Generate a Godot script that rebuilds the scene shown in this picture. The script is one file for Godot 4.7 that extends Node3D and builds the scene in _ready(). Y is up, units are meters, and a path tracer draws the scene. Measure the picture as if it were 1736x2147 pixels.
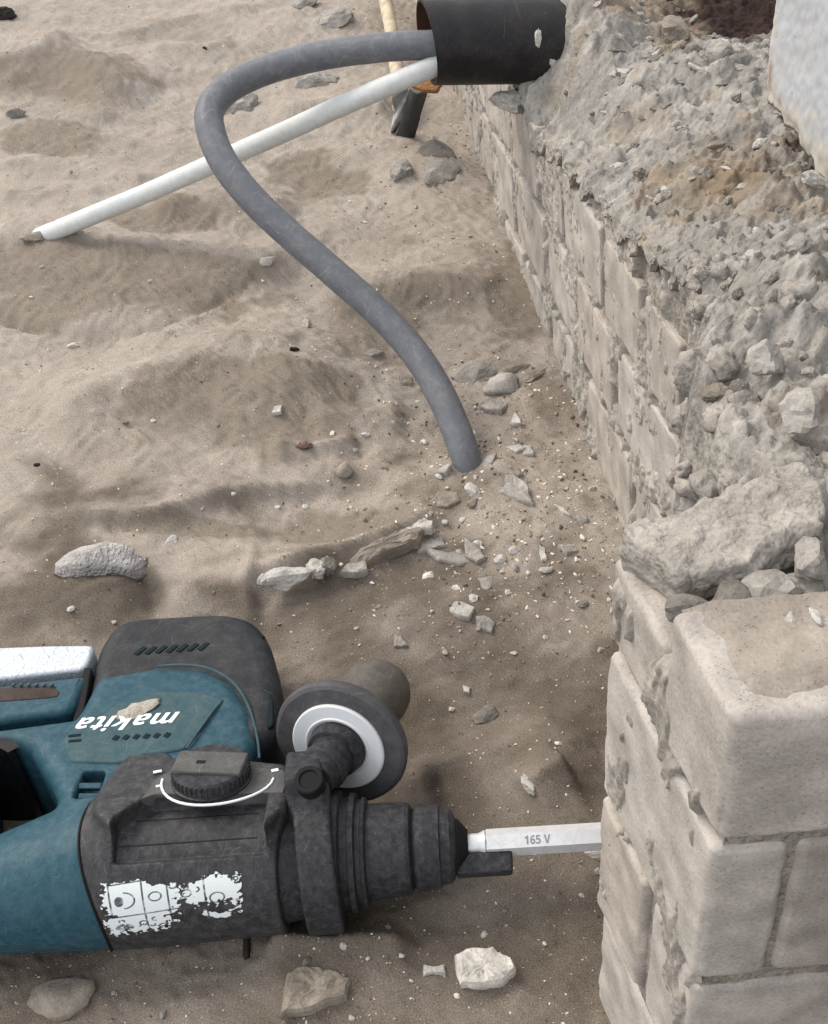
extends Node3D
# A rotary hammer lying on sand beside a broken brick foundation, seen from about 0.6 m above the ground.

const EYE_HEIGHT := 0.591
const PITCH := 43.0
const FOCAL := 2795.0        # focal length in the units of the survey sheet (1736 x 2147)
const AXIS_U := 1150.0       # where the lens axis meets the sheet
const AXIS_V := 1073.5

var sn := sin(deg_to_rad(PITCH))
var cs := cos(deg_to_rad(PITCH))
var names := {}
var M := {}
var n_low := FastNoiseLite.new()
var n_mid := FastNoiseLite.new()
var n_fine := FastNoiseLite.new()
var n_rock := FastNoiseLite.new()
var n_cell := FastNoiseLite.new()
var rng := RandomNumberGenerator.new()

# the wall's own frame: s runs along its foot away from the camera, r goes into the wall
var W0 := Vector3(0.0463, 0, -0.6283)
var WD := Vector3(-0.22573, 0, -0.97419)
var WN := Vector3(0.97419, 0, -0.22573)

# ------------------------------------------------------------------ helpers
func lin(r: float, g: float, b: float) -> Color:
	return Color(r / 255.0, g / 255.0, b / 255.0).srgb_to_linear()

func c8(r: float, g: float, b: float) -> Color:
	return Color(r / 255.0, g / 255.0, b / 255.0)

func spot(u: float, v: float, y := 0.0) -> Vector3:      # the surveyed point at height y
	var a := (u - AXIS_U) / FOCAL
	var b := (AXIS_V - v) / FOCAL
	var d := Vector3(a, -sn + b * cs, -cs - b * sn)
	return Vector3(0, EYE_HEIGHT, 0) + d * ((y - EYE_HEIGHT) / d.y)

func numbered(called: String) -> String:
	if not names.has(called):
		names[called] = 0
		return called
	names[called] += 1
	return "%s_%03d" % [called, names[called]]

func tag(o: Node3D, label: String, category: String, group := "", kind := "") -> Node3D:
	if label: o.set_meta("label", label)
	if category: o.set_meta("category", category)
	if group: o.set_meta("group", group)
	if kind: o.set_meta("kind", kind)
	return o

func thing(called: String, label: String, category: String, at := Vector3.ZERO, group := "") -> Node3D:
	var o := Node3D.new()
	o.name = numbered(called)
	o.position = at
	add_child(o)
	tag(o, label, category, group)
	return o

func obj(called: String, mesh: Mesh, mat: Material, parent: Node3D = null) -> MeshInstance3D:
	var o := MeshInstance3D.new()
	o.mesh = mesh
	o.material_override = mat
	if parent == null:
		o.name = numbered(called)
		add_child(o)
	else:
		o.name = called
		parent.add_child(o, true)
		if parent.get_parent() == self:
			o.position = -parent.position
	return o

func smin(a: float, b: float, k: float) -> float:
	var h := maxf(k - absf(a - b), 0.0) / k
	return minf(a, b) - h * h * k * 0.25

func smax(a: float, b: float, k: float) -> float:
	return -smin(-a, -b, k)

func ss(a: float, b: float, x: float) -> float:
	return smoothstep(a, b, x)

func make_mesh(P: PackedVector3Array, N: PackedVector3Array, I: PackedInt32Array, C = null, UV = null) -> ArrayMesh:
	var arr := []
	arr.resize(Mesh.ARRAY_MAX)
	arr[Mesh.ARRAY_VERTEX] = P
	arr[Mesh.ARRAY_NORMAL] = N
	arr[Mesh.ARRAY_INDEX] = I
	if C != null: arr[Mesh.ARRAY_COLOR] = C
	if UV != null: arr[Mesh.ARRAY_TEX_UV] = UV
	var m := ArrayMesh.new()
	m.add_surface_from_arrays(Mesh.PRIMITIVE_TRIANGLES, arr)
	return m

func sheet(nu: int, nv: int, P: PackedVector3Array, C = null, flip := false, keep = null, UV = null) -> ArrayMesh:   # grid; outward = du x dv unless flip
	var N := PackedVector3Array()
	N.resize(nu * nv)
	for j in nv:
		for i in nu:
			var du := P[j * nu + mini(i + 1, nu - 1)] - P[j * nu + maxi(i - 1, 0)]
			var dv := P[mini(j + 1, nv - 1) * nu + i] - P[maxi(j - 1, 0) * nu + i]
			var n := du.cross(dv)
			N[j * nu + i] = (-n if flip else n).normalized()
	var I := PackedInt32Array()
	for j in nv - 1:
		for i in nu - 1:
			if keep != null and not keep[j * nu + i]: continue
			var a := j * nu + i
			var b := a + 1
			var c := b + nu
			var d := a + nu
			if flip: I.append_array(PackedInt32Array([a, b, c, a, c, d]))
			else: I.append_array(PackedInt32Array([a, c, b, a, d, c]))
	return make_mesh(P, N, I, C, UV)

func tube(pts: Array, rad: Callable, seg := 20, step := 0.004, cap := false) -> ArrayMesh:
	var cv := Curve3D.new()
	for k in pts.size():
		var t: Vector3 = (pts[mini(k + 1, pts.size() - 1)] - pts[maxi(k - 1, 0)]) / 6.0
		if k == 0: t = (pts[1] - pts[0]) / 3.0
		if k == pts.size() - 1: t = (pts[k] - pts[k - 1]) / 3.0
		cv.add_point(pts[k], -t, t)
	cv.bake_interval = step
	var len := cv.get_baked_length()
	var n := int(len / step) + 2
	var P := PackedVector3Array()
	var up := Vector3.UP
	for k in n:
		var o := len * k / (n - 1.0)
		var p := cv.sample_baked(o, true)
		var d := (cv.sample_baked(minf(o + 0.003, len), true) - cv.sample_baked(maxf(o - 0.003, 0), true)).normalized()
		var side := d.cross(up).normalized()
		up = side.cross(d).normalized()
		for i in seg + 1:
			var a := TAU * i / seg
			var rr: float = rad.call(o / len, a, p)
			if cap and (k == 0 or k == n - 1): rr *= 0.001
			P.append(p + (side * cos(a) + up * sin(a)) * rr)
	return sheet(seg + 1, n, P)

func lathe(profile: Array, origin: Vector3, axis: Vector3, seg := 48, wob := 0.0, close := true) -> ArrayMesh:   # profile: Vector2(distance along, radius); sharp between rows
	var ax := axis.normalized()
	var e1 := ax.cross(Vector3.UP if absf(ax.y) < 0.9 else Vector3.RIGHT).normalized()
	var e2 := ax.cross(e1)
	var P := PackedVector3Array()
	var N := PackedVector3Array()
	var I := PackedInt32Array()
	var pr := profile.duplicate()
	if close:
		pr.push_front(Vector2(pr[0].x, 0.0001))
		pr.push_back(Vector2(pr[-1].x, 0.0001))
	for k in pr.size() - 1:
		var a: Vector2 = pr[k]
		var b: Vector2 = pr[k + 1]
		var nn := Vector2(-(b.y - a.y), b.x - a.x).normalized()
		var base := P.size()
		for i in seg + 1:
			var an := TAU * i / seg
			var dir := e1 * cos(an) + e2 * sin(an)
			for q in [a, b]:
				P.append(origin + ax * q.x + dir * q.y)
				N.append((ax * nn.x + dir * nn.y).normalized())
		for i in seg:
			var o := base + i * 2
			I.append_array(PackedInt32Array([o, o + 1, o + 3, o, o + 3, o + 2]))
	return make_mesh(P, N, I)

func rbox(size: Vector3, r: float, seg := 2, noise := 0.0, dens := 0.0, chip := 0.0, sd := 0.0) -> ArrayMesh:   # rounded box, optionally rough; dens = cells per metre
	var P := PackedVector3Array()
	var N := PackedVector3Array()
	var I := PackedInt32Array()
	var h := size * 0.5
	for f in 6:
		var ax := f / 2
		var sg := 1.0 if f % 2 == 0 else -1.0
		var a1 := (ax + 1) % 3
		var a2 := (ax + 2) % 3
		var cu := _ticks(size[a1], r, seg, dens)
		var cv := _ticks(size[a2], r, seg, dens)
		var base := P.size()
		for v in cv:
			for u in cu:
				var p := Vector3.ZERO
				p[ax] = sg * h[ax]
				p[a1] = u
				p[a2] = v
				var q := p.clamp(-h + Vector3.ONE * r, h - Vector3.ONE * r)
				var n := (p - q).normalized()
				var edge := 1.0 - maxf(absf(n[ax]) - 0.6, 0.0) / 0.4
				var pp := q + n * r
				if noise > 0.0:
					var w := pp + Vector3(sd, sd * 1.7, -sd)
					var k := n_mid.get_noise_3dv(w * 40.0) * noise + n_fine.get_noise_3dv(w * 150.0) * noise * 0.3
					k -= chip * maxf(0.0, n_low.get_noise_3dv(w * 45.0) - 0.05) * (0.25 + edge)
					pp += n * k
				P.append(pp)
				N.append(n)
		var nu := cu.size()
		for j in cv.size() - 1:
			for i in nu - 1:
				var a := base + j * nu + i
				if sg > 0: I.append_array(PackedInt32Array([a, a + nu + 1, a + 1, a, a + nu, a + nu + 1]))
				else: I.append_array(PackedInt32Array([a, a + 1, a + nu + 1, a, a + nu + 1, a + nu]))
	if noise > 0.0:     # normals from the displaced faces, welded across the seams
		var acc := {}
		for t in range(0, I.size(), 3):
			var n := (P[I[t + 2]] - P[I[t]]).cross(P[I[t + 1]] - P[I[t]])
			for q in 3:
				var key := (P[I[t + q]] * 20000.0).round()
				acc[key] = acc.get(key, Vector3.ZERO) + n
		for k in P.size():
			N[k] = acc[(P[k] * 20000.0).round()].normalized()
	return make_mesh(P, N, I)

func _ticks(len: float, r: float, seg: int, dens: float) -> PackedFloat32Array:
	var t := PackedFloat32Array()
	for k in seg: t.append(-len / 2 + r * (1.0 - cos(PI / 2 * k / seg)) if false else -len / 2 + r * k / seg)
	var n := maxi(1, int((len - 2 * r) * dens))
	for k in n + 1: t.append(-len / 2 + r + (len - 2 * r) * k / n)
	for k in seg: t.append(len / 2 - r + r * (k + 1) / seg)
	return t

func moved(m: Mesh, t: Transform3D) -> ArrayMesh:
	var s := SurfaceTool.new()
	s.append_from(m, 0, t)
	return s.commit()

func box_at(size: Vector3, r: float, t: Transform3D) -> ArrayMesh:
	return moved(rbox(size, r, 2), t)

func nets(lo: Vector3, hi: Vector3, cell: float, f: Callable) -> ArrayMesh:     # surface nets of a distance function
	var nx := int((hi.x - lo.x) / cell) + 2
	var ny := int((hi.y - lo.y) / cell) + 2
	var nz := int((hi.z - lo.z) / cell) + 2
	var val := PackedFloat32Array()
	val.resize(nx * ny * nz)
	var at := 0
	for k in nz:
		for i in nx:
			at = (k * nx + i) * ny
			for j in ny:
				val[at + j] = f.call(lo.x + i * cell, lo.y + j * cell, lo.z + k * cell)
	var vid := PackedInt32Array()
	vid.resize(val.size())
	vid.fill(-1)
	var P := PackedVector3Array()
	var N := PackedVector3Array()
	var sx := ny
	var sz := nx * ny
	for k in nz - 1:
		for i in nx - 1:
			at = (k * nx + i) * ny
			for j in ny - 1:
				var o := at + j
				var a := val[o]
				if absf(a) > cell * 3.0: continue
				var b := val[o + 1]
				var c := val[o + sx]
				var d := val[o + sx + 1]
				var e := val[o + sz]
				var g := val[o + sz + 1]
				var h := val[o + sz + sx]
				var l := val[o + sz + sx + 1]
				var mask := int(a < 0) + int(b < 0) + int(c < 0) + int(d < 0) + int(e < 0) + int(g < 0) + int(h < 0) + int(l < 0)
				if mask == 0 or mask == 8: continue
				var s := Vector3.ZERO
				var m := 0
				if (a < 0) != (b < 0): s += Vector3(0, a / (a - b), 0); m += 1
				if (c < 0) != (d < 0): s += Vector3(1, c / (c - d), 0); m += 1
				if (e < 0) != (g < 0): s += Vector3(0, e / (e - g), 1); m += 1
				if (h < 0) != (l < 0): s += Vector3(1, h / (h - l), 1); m += 1
				if (a < 0) != (c < 0): s += Vector3(a / (a - c), 0, 0); m += 1
				if (b < 0) != (d < 0): s += Vector3(b / (b - d), 1, 0); m += 1
				if (e < 0) != (h < 0): s += Vector3(e / (e - h), 0, 1); m += 1
				if (g < 0) != (l < 0): s += Vector3(g / (g - l), 1, 1); m += 1
				if (a < 0) != (e < 0): s += Vector3(0, 0, a / (a - e)); m += 1
				if (b < 0) != (g < 0): s += Vector3(0, 1, b / (b - g)); m += 1
				if (c < 0) != (h < 0): s += Vector3(1, 0, c / (c - h)); m += 1
				if (d < 0) != (l < 0): s += Vector3(1, 1, d / (d - l)); m += 1
				vid[o] = P.size()
				P.append(lo + (Vector3(i, j, k) + s / m) * cell)
				N.append(Vector3(c + d + h + l - a - b - e - g, b + d + g + l - a - c - e - h, e + g + h + l - a - b - c - d).normalized())
	var I := PackedInt32Array()
	for k in range(1, nz - 1):
		for i in range(1, nx - 1):
			at = (k * nx + i) * ny
			for j in range(1, ny - 1):
				var o := at + j
				if vid[o] < 0: continue
				var ins := val[o] < 0
				for ax in 3:
					var up := sx if ax == 0 else (1 if ax == 1 else sz)
					if (val[o + up] < 0) == ins: continue
					var p := 1 if ax == 0 else (sz if ax == 1 else sx)
					var q := sz if ax == 0 else (sx if ax == 1 else 1)
					var c0 := vid[o - p - q]
					var c1 := vid[o - q]
					var c2 := vid[o]
					var c3 := vid[o - p]
					if c0 < 0 or c1 < 0 or c3 < 0: continue
					if ins: I.append_array(PackedInt32Array([c0, c2, c1, c0, c3, c2]))
					else: I.append_array(PackedInt32Array([c0, c1, c2, c0, c2, c3]))
	return make_mesh(P, N, I)

func poly_d(p: Vector2, poly: PackedVector2Array) -> float:
	var d := 1e9
	var s := 1.0
	var n := poly.size()
	var j := n - 1
	for i in n:
		var a := poly[i]
		var e := poly[j] - a
		var w := p - a
		var b := w - e * clampf(w.dot(e) / e.length_squared(), 0.0, 1.0)
		d = minf(d, b.length_squared())
		var c1 := p.y >= a.y
		var c2 := p.y < poly[j].y
		var c3 := e.x * w.y > e.y * w.x
		if (c1 and c2 and c3) or (not c1 and not c2 and not c3): s = -s
		j = i
	return s * sqrt(d)

func outline(pts: Array) -> PackedVector2Array:      # [u, v, height] surveyed -> ground plan
	var out := PackedVector2Array()
	for q in pts:
		var w := spot(q[0], q[1], q[2])
		out.append(Vector2(w.x, w.z))
	return out

func slab(poly: PackedVector2Array, y0: float, plane: Callable, bevel: float) -> ArrayMesh:   # a plate with a rounded rim; plane(x, z) is its top
	var ring := PackedVector2Array()
	var n0 := poly.size()
	for k in n0:      # finer outline, corners cut
		var a := poly[(k + n0 - 1) % n0]
		var b := poly[k]
		var c := poly[(k + 1) % n0]
		var ra := minf(0.35, bevel * 1.5 / maxf(a.distance_to(b), 1e-6))
		var rc := minf(0.35, bevel * 1.5 / maxf(c.distance_to(b), 1e-6))
		var p := b.lerp(a, ra)
		var q := b.lerp(c, rc)
		for t in 4:
			var f := t / 3.0
			ring.append(p.lerp(b, f).lerp(b.lerp(q, f), f))
	var n := ring.size()
	var nrm := PackedVector2Array()
	for k in n:
		var t := (ring[(k + 1) % n] - ring[(k + n - 1) % n]).normalized()
		nrm.append(Vector2(t.y, -t.x))
	if not Geometry2D.is_polygon_clockwise(ring):
		pass
	if poly_d(ring[0] + nrm[0] * 0.0005, ring) < 0.0:
		for k in n: nrm[k] = -nrm[k]
	var P := PackedVector3Array()
	var N := PackedVector3Array()
	var I := PackedInt32Array()
	var rows := 6
	for r in rows + 1:
		var f := PI / 2 * maxf(r - 1, 0) / (rows - 1)
		for k in n:
			var q := ring[k] - nrm[k] * bevel * (1.0 - cos(f))
			var top: float = plane.call(q.x, q.y)
			P.append(Vector3(q.x, y0 if r == 0 else top - bevel * (1.0 - sin(f)), q.y))
			N.append(Vector3(nrm[k].x * cos(f), sin(f), nrm[k].y * cos(f)))
	var cw := Geometry2D.is_polygon_clockwise(ring)
	for r in rows:
		for k in n:
			var a := r * n + k
			var b := r * n + (k + 1) % n
			if cw: I.append_array(PackedInt32Array([a, b + n, b, a, a + n, b + n]))
			else: I.append_array(PackedInt32Array([a, b, b + n, a, b + n, a + n]))
	var top := PackedVector2Array()
	for k in n: top.append(Vector2(P[rows * n + k].x, P[rows * n + k].z))
	var base := P.size()
	for k in n:
		P.append(P[rows * n + k])
		N.append(Vector3.UP)
	var T := Geometry2D.triangulate_polygon(top)
	for t in range(0, T.size(), 3):
		var a := top[T[t]]
		var cr := (top[T[t + 1]] - a).cross(top[T[t + 2]] - a)
		if cr > 0: I.append_array(PackedInt32Array([base + T[t], base + T[t + 1], base + T[t + 2]]))
		else: I.append_array(PackedInt32Array([base + T[t], base + T[t + 2], base + T[t + 1]]))
	return make_mesh(P, N, I)

# ------------------------------------------------------------------ textures and materials
func grain(size: int, sd: int, amp: float, coarse: float, light: float, dark: float, freq := 0.09) -> ImageTexture:
	var a := FastNoiseLite.new()
	a.seed = sd
	a.frequency = freq
	a.fractal_octaves = 3
	var b := FastNoiseLite.new()
	b.seed = sd + 5
	b.frequency = 0.012
	b.fractal_octaves = 4
	var A := a.get_seamless_image(size, size).get_data()
	var B := b.get_seamless_image(size, size).get_data()
	var r := RandomNumberGenerator.new()
	r.seed = sd
	var out := PackedByteArray()
	out.resize(size * size * 3)
	for k in size * size:
		var v := 0.86 + (A[k] / 255.0 - 0.5) * amp + (B[k] / 255.0 - 0.5) * coarse + (r.randf() - 0.5) * amp * 0.5
		var q := r.randf()
		var tint := (r.randf() - 0.5) * 0.03
		if q < light: v += 0.13
		elif q > 1.0 - dark: v -= 0.3
		out[k * 3] = clampi(int((v + tint) * 255), 0, 255)
		out[k * 3 + 1] = clampi(int(v * 255), 0, 255)
		out[k * 3 + 2] = clampi(int((v - tint) * 255), 0, 255)
	return ImageTexture.create_from_image(Image.create_from_data(size, size, false, Image.FORMAT_RGB8, out))

func relief(size: int, sd: int, freq: float, oct: int, kind := FastNoiseLite.TYPE_SIMPLEX_SMOOTH) -> ImageTexture:
	var a := FastNoiseLite.new()
	a.seed = sd
	a.noise_type = kind
	a.frequency = freq
	a.fractal_octaves = oct
	a.fractal_gain = 0.6
	return ImageTexture.create_from_image(a.get_seamless_image(size, size))

func dusty(size: int, sd: int, base: Color, dust: Color, amount: float, freq: float, scratches := 60) -> ImageTexture:   # plastic or rubber under dried cement dust
	var a := FastNoiseLite.new()
	a.seed = sd
	a.frequency = freq * 1.5
	a.fractal_octaves = 6
	a.fractal_gain = 0.72
	var b := FastNoiseLite.new()
	b.seed = sd + 3
	b.frequency = 0.17
	b.fractal_octaves = 3
	var A := a.get_seamless_image(size, size).get_data()
	var B := b.get_seamless_image(size, size).get_data()
	var im := Image.create(size, size, false, Image.FORMAT_RGB8)
	for y in size:
		for x in size:
			var k := y * size + x
			var t := clampf((A[k] / 255.0 - 0.5) * 0.55 + amount * 0.62, 0.0, 1.0) * (0.75 + 0.5 * B[k] / 255.0)
			if B[k] > 186: t += 0.14
			im.set_pixel(x, y, base.lerp(dust, clampf(t, 0.02, 0.9)))
	var r := RandomNumberGenerator.new()
	r.seed = sd
	for n in scratches:
		var p := Vector2(r.randf() * size, r.randf() * size)
		var an := r.randf() * TAU
		var dir := Vector2(cos(an), sin(an))
		var len := r.randi_range(6, 60)
		var st := r.randf_range(0.15, 0.6)
		for q in len:
			p += dir
			dir = dir.rotated(r.randf_range(-0.06, 0.06))
			var ix := posmod(int(p.x), size)
			var iy := posmod(int(p.y), size)
			im.set_pixel(ix, iy, im.get_pixel(ix, iy).lerp(dust, st))
			if n % 5 == 0: im.set_pixel(ix, posmod(iy + 1, size), im.get_pixel(ix, posmod(iy + 1, size)).lerp(dust, st))
	for n in scratches / 8:      # rubbed-off dust and scuffs
		var p := Vector2(r.randf() * size, r.randf() * size)
		var an := r.randf() * TAU
		var dir := Vector2(cos(an), sin(an))
		var wid := r.randi_range(2, 6)
		var st := r.randf_range(0.12, 0.4)
		var len := r.randi_range(8, 50)
		for q in len:
			for e in range(-wid, wid + 1):
				if r.randf() < 0.35: continue
				var c := p + dir * q + dir.orthogonal() * e
				var ix := posmod(int(c.x), size)
				var iy := posmod(int(c.y), size)
				var k := st * (1.0 - absf(e) / (wid + 1.0)) * sin(PI * q / len)
				im.set_pixel(ix, iy, im.get_pixel(ix, iy).lerp(dust, k))
	return ImageTexture.create_from_image(im)

func mat(col: Color, rough := 0.9, tex: Texture2D = null, scale := 4.0, bump: Texture2D = null, bump_cm := 0.1, vcol := false) -> StandardMaterial3D:
	var m := StandardMaterial3D.new()
	m.albedo_color = col
	m.roughness = rough
	m.metallic_specular = 0.3
	if tex or bump:
		m.uv1_triplanar = true
		m.uv1_world_triplanar = true
		m.uv1_scale = Vector3.ONE * scale
		m.uv1_triplanar_sharpness = 4.0
	if tex: m.albedo_texture = tex
	if bump:
		m.heightmap_enabled = true
		m.heightmap_texture = bump
		m.heightmap_scale = bump_cm
	m.vertex_color_use_as_albedo = vcol
	return m

func make_materials() -> void:
	var sand_tex := grain(1024, 11, 0.34, 0.08, 0.014, 0.014, 0.24)
	var stone_tex := grain(512, 23, 0.16, 0.26, 0.004, 0.006)
	var fine_bump := relief(512, 31, 0.11, 3)
	var rough_bump := relief(512, 37, 0.03, 5)
	M.sand = mat(Color.WHITE, 1.0, sand_tex, 3.6, relief(1024, 33, 0.3, 2), 0.03, true)
	M.sand.metallic_specular = 0.1
	M.mortar = mat(Color.WHITE, 1.0, stone_tex, 5.0, rough_bump, 0.22, true)
	M.mortar.metallic_specular = 0.1
	var brick_tex := grain(512, 27, 0.12, 0.22, 0.004, 0.010, 0.16)
	M.brick = []
	for c in [c8(190, 182, 174), c8(184, 176, 167), c8(193, 186, 178), c8(187, 178, 168)]:
		var b := mat(c, 1.0, brick_tex, 6.0, fine_bump, 0.012)
		b.metallic_specular = 0.1
		M.brick.append(b)
	M.stone = []
	for c in [c8(176, 170, 163), c8(162, 156, 149), c8(196, 191, 184), c8(150, 140, 128), c8(134, 128, 121)]:
		M.stone.append(mat(c, 0.95, stone_tex, 9.0, fine_bump, 0.03))
	M.white_stone = mat(c8(214, 208, 200), 0.95, stone_tex, 9.0, fine_bump, 0.03)
	M.plaster = mat(Color.WHITE, 0.8, grain(256, 29, 0.05, 0.05, 0.001, 0.001), 5.0, null, 0.0, true)
	M.conduit = mat(Color.WHITE, 0.45, dusty(512, 41, c8(90, 92, 98), c8(150, 147, 143), 0.18, 0.016, 260), 7.0, fine_bump, 0.006)
	M.white_pipe = mat(Color.WHITE, 0.5, dusty(512, 43, c8(196, 198, 198), c8(158, 153, 144), 0.2, 0.02, 40), 8.0, fine_bump, 0.01)
	M.black_pipe = mat(Color.WHITE, 0.5, dusty(512, 45, c8(27, 26, 29), c8(96, 84, 76), 0.16, 0.008, 80), 5.0, fine_bump, 0.01)
	M.pipe_inside = mat(c8(62, 42, 34), 0.9)
	M.cream = mat(c8(206, 192, 166), 0.7, stone_tex, 12.0)
	M.teal = mat(Color.WHITE, 0.5, dusty(1024, 51, c8(26, 62, 76), c8(108, 116, 116), 0.27, 0.012, 700), 7.0, fine_bump, 0.006)
	M.teal_dust = mat(Color.WHITE, 0.7, dusty(512, 53, c8(44, 72, 80), c8(108, 108, 102), 0.34, 0.012, 90), 9.0, fine_bump, 0.008)
	M.black = mat(Color.WHITE, 0.5, dusty(1024, 55, c8(33, 33, 37), c8(116, 115, 114), 0.27, 0.014, 900), 8.0, fine_bump, 0.01)
	M.cover = mat(Color.WHITE, 0.6, dusty(512, 57, c8(32, 34, 38), c8(100, 97, 94), 0.30, 0.008, 120), 7.0, fine_bump, 0.008)
	M.grey_case = mat(Color.WHITE, 0.6, dusty(512, 59, c8(68, 67, 67), c8(126, 122, 118), 0.3, 0.01, 160), 8.0, fine_bump, 0.008)
	M.gloss = mat(Color.WHITE, 0.3, dusty(512, 61, c8(17, 17, 19), c8(80, 79, 79), 0.06, 0.012, 100), 8.0)
	M.hole = mat(c8(22, 34, 38), 0.9)
	M.dark = mat(c8(24, 24, 26), 0.7)
	M.print = mat(c8(216, 220, 222), 0.6)
	M.steel = mat(Color.WHITE, 0.32, dusty(512, 63, c8(205, 205, 208), c8(160, 157, 152), 0.12, 0.02, 60), 9.0)
	M.steel.metallic = 0.25
	M.silver = mat(Color.WHITE, 0.45, dusty(512, 65, c8(196, 202, 208), c8(108, 112, 116), 0.26, 0.07, 200), 7.0, fine_bump, 0.03)
	M.silver.metallic = 0.2
	M.ring = mat(c8(204, 206, 209), 0.4)
	M.grip = mat(Color.WHITE, 0.7, dusty(512, 67, c8(74, 71, 67), c8(132, 125, 115), 0.34, 0.012, 60), 8.0, fine_bump, 0.01)
	M.flange = mat(Color.WHITE, 0.65, dusty(512, 69, c8(66, 65, 68), c8(112, 109, 107), 0.26, 0.01, 120), 8.0, fine_bump, 0.01)
	M.splat = mat(c8(176, 170, 158), 1.0, stone_tex, 14.0, rough_bump, 0.08)
	M.rust = mat(c8(150, 108, 72), 0.9, stone_tex, 12.0)
	M.red = mat(c8(112, 90, 82), 1.0, stone_tex, 9.0)
	M.char = mat(c8(48, 43, 40), 0.9, stone_tex, 9.0)
	M.foil = mat(c8(198, 200, 204), 0.35, stone_tex, 12.0)
	M.flap = mat(c8(70, 70, 70), 0.7, stone_tex, 10.0)

# ------------------------------------------------------------------ sand
var ridges := []
var dents := []
var face_shade := 0.0      # shade painted on the near face of ridges, at the last place looked at

func sand_features() -> void:
	var R := [   # height, width on the far side, width on the near side, surveyed line
		[0.013, 0.050, 0.055, [[-200, 540], [0, 532], [120, 526], [260, 540], [420, 548], [560, 566], [620, 590]]],
		[-0.006, 0.012, 0.010, [[-60, 655], [60, 685], [200, 712], [330, 706], [420, 660], [500, 618], [580, 588]]],
		[0.014, 0.045, 0.050, [[60, 935], [180, 878], [300, 832], [420, 797], [500, 793], [620, 815], [760, 850]]],
		[0.007, 0.040, 0.005, [[110, 1085], [200, 1110], [290, 1110], [400, 1078], [480, 1048], [620, 1028], [740, 1004]]],
		[0.015, 0.035, 0.045, [[-80, 190], [0, 176], [60, 162], [130, 138], [200, 166], [260, 198], [330, 215]]],
		[0.004, 0.012, 0.010, [[180, 262], [260, 250], [340, 262], [400, 285]]],
		[0.004, 0.012, 0.010, [[150, 300], [250, 300], [330, 312], [420, 332]]],
		[0.005, 0.020, 0.012, [[-60, 350], [60, 352], [160, 370], [260, 376], [330, 390]]],
		[0.005, 0.020, 0.012, [[-60, 402], [60, 418], [160, 405], [240, 420]]],
		[0.008, 0.030, 0.016, [[300, 460], [430, 448], [520, 452], [640, 440]]],
		[0.008, 0.030, 0.020, [[560, 245], [700, 230], [840, 240]]],
		[0.006, 0.020, 0.010, [[0, 100], [150, 96], [300, 70], [430, 50], [600, 40]]],
		[0.005, 0.020, 0.010, [[300, 120], [420, 118], [500, 105]]],
		[0.005, 0.030, 0.010, [[250, 742], [400, 752], [560, 770], [640, 772]]],
		[0.007, 0.030, 0.030, [[640, 650], [760, 615], [900, 600], [1060, 628]]],
		[0.011, 0.018, 0.012, [[500, 1225], [560, 1222], [640, 1200], [720, 1188], [800, 1150], [880, 1112], [960, 1110]]],
		[0.004, 0.030, 0.030, [[780, 1040], [880, 1010], [985, 1000], [1100, 1010]]],
		[0.008, 0.030, 0.025, [[-80, 1245], [60, 1250], [200, 1262], [330, 1252]]],
		[0.010, 0.035, 0.030, [[330, 1285], [450, 1240], [560, 1232]]],
		[0.007, 0.012, 0.014, [[1090, 1690], [1150, 1650], [1195, 1628]]],
		[0.006, 0.012, 0.008, [[560, 1962], [600, 1985], [700, 2000], [800, 1990], [880, 1992]]],
		[0.008, 0.020, 0.030, [[880, 1640], [960, 1610], [1080, 1560], [1280, 1560]]],
		[0.006, 0.020, 0.015, [[640, 900], [760, 888], [860, 880]]],
		[0.006, 0.012, 0.008, [[560, 965], [660, 955], [760, 930]]],
	]
	for r in R:
		var pts := PackedVector2Array()
		var lo := Vector2(1e9, 1e9)
		var hi := -lo
		for q in r[3]:
			var w := spot(q[0], q[1])
			pts.append(Vector2(w.x, w.z))
			lo = lo.min(pts[-1])
			hi = hi.max(pts[-1])
		var m: float = 2.6 * maxf(r[1], r[2])
		ridges.append([r[0] * 1.75, r[1], r[2], pts, lo - Vector2(m, m), hi + Vector2(m, m)])
	for q in [   # height, radius along x, radius along z, place
		[-0.012, 0.060, 0.045, 660, 372], [-0.008, 0.10, 0.035, 420, 500], [0.016, 0.022, 0.020, 130, 132],
		[0.003, 0.045, 0.035, 992, 1030], [0.010, 0.022, 0.013, 66, 506], [0.010, 0.06, 0.05, 1130, 1080], [-0.007, 0.05, 0.04, 860, 1130],
		[-0.012, 0.05, 0.035, 880, 1580], [-0.006, 0.06, 0.04, 1150, 1420], [0.010, 0.08, 0.05, 760, 1300],
		[-0.014, 0.09, 0.05, 400, 1420], [-0.008, 0.05, 0.03, 60, 1745], [0.010, 0.05, 0.02, 640, 2060],
		[0.014, 0.05, 0.06, 1010, 220], [0.012, 0.05, 0.06, 900, 380], [0.008, 0.06, 0.06, 930, 560],
		[-0.006, 0.03, 0.03, 1100, 760], [0.007, 0.02, 0.012, 720, 985], [0.012, 0.10, 0.08, 560, 60]]:
		var w := spot(q[3], q[4])
		dents.append([q[0], q[1], q[2], Vector2(w.x, w.z)])

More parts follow.
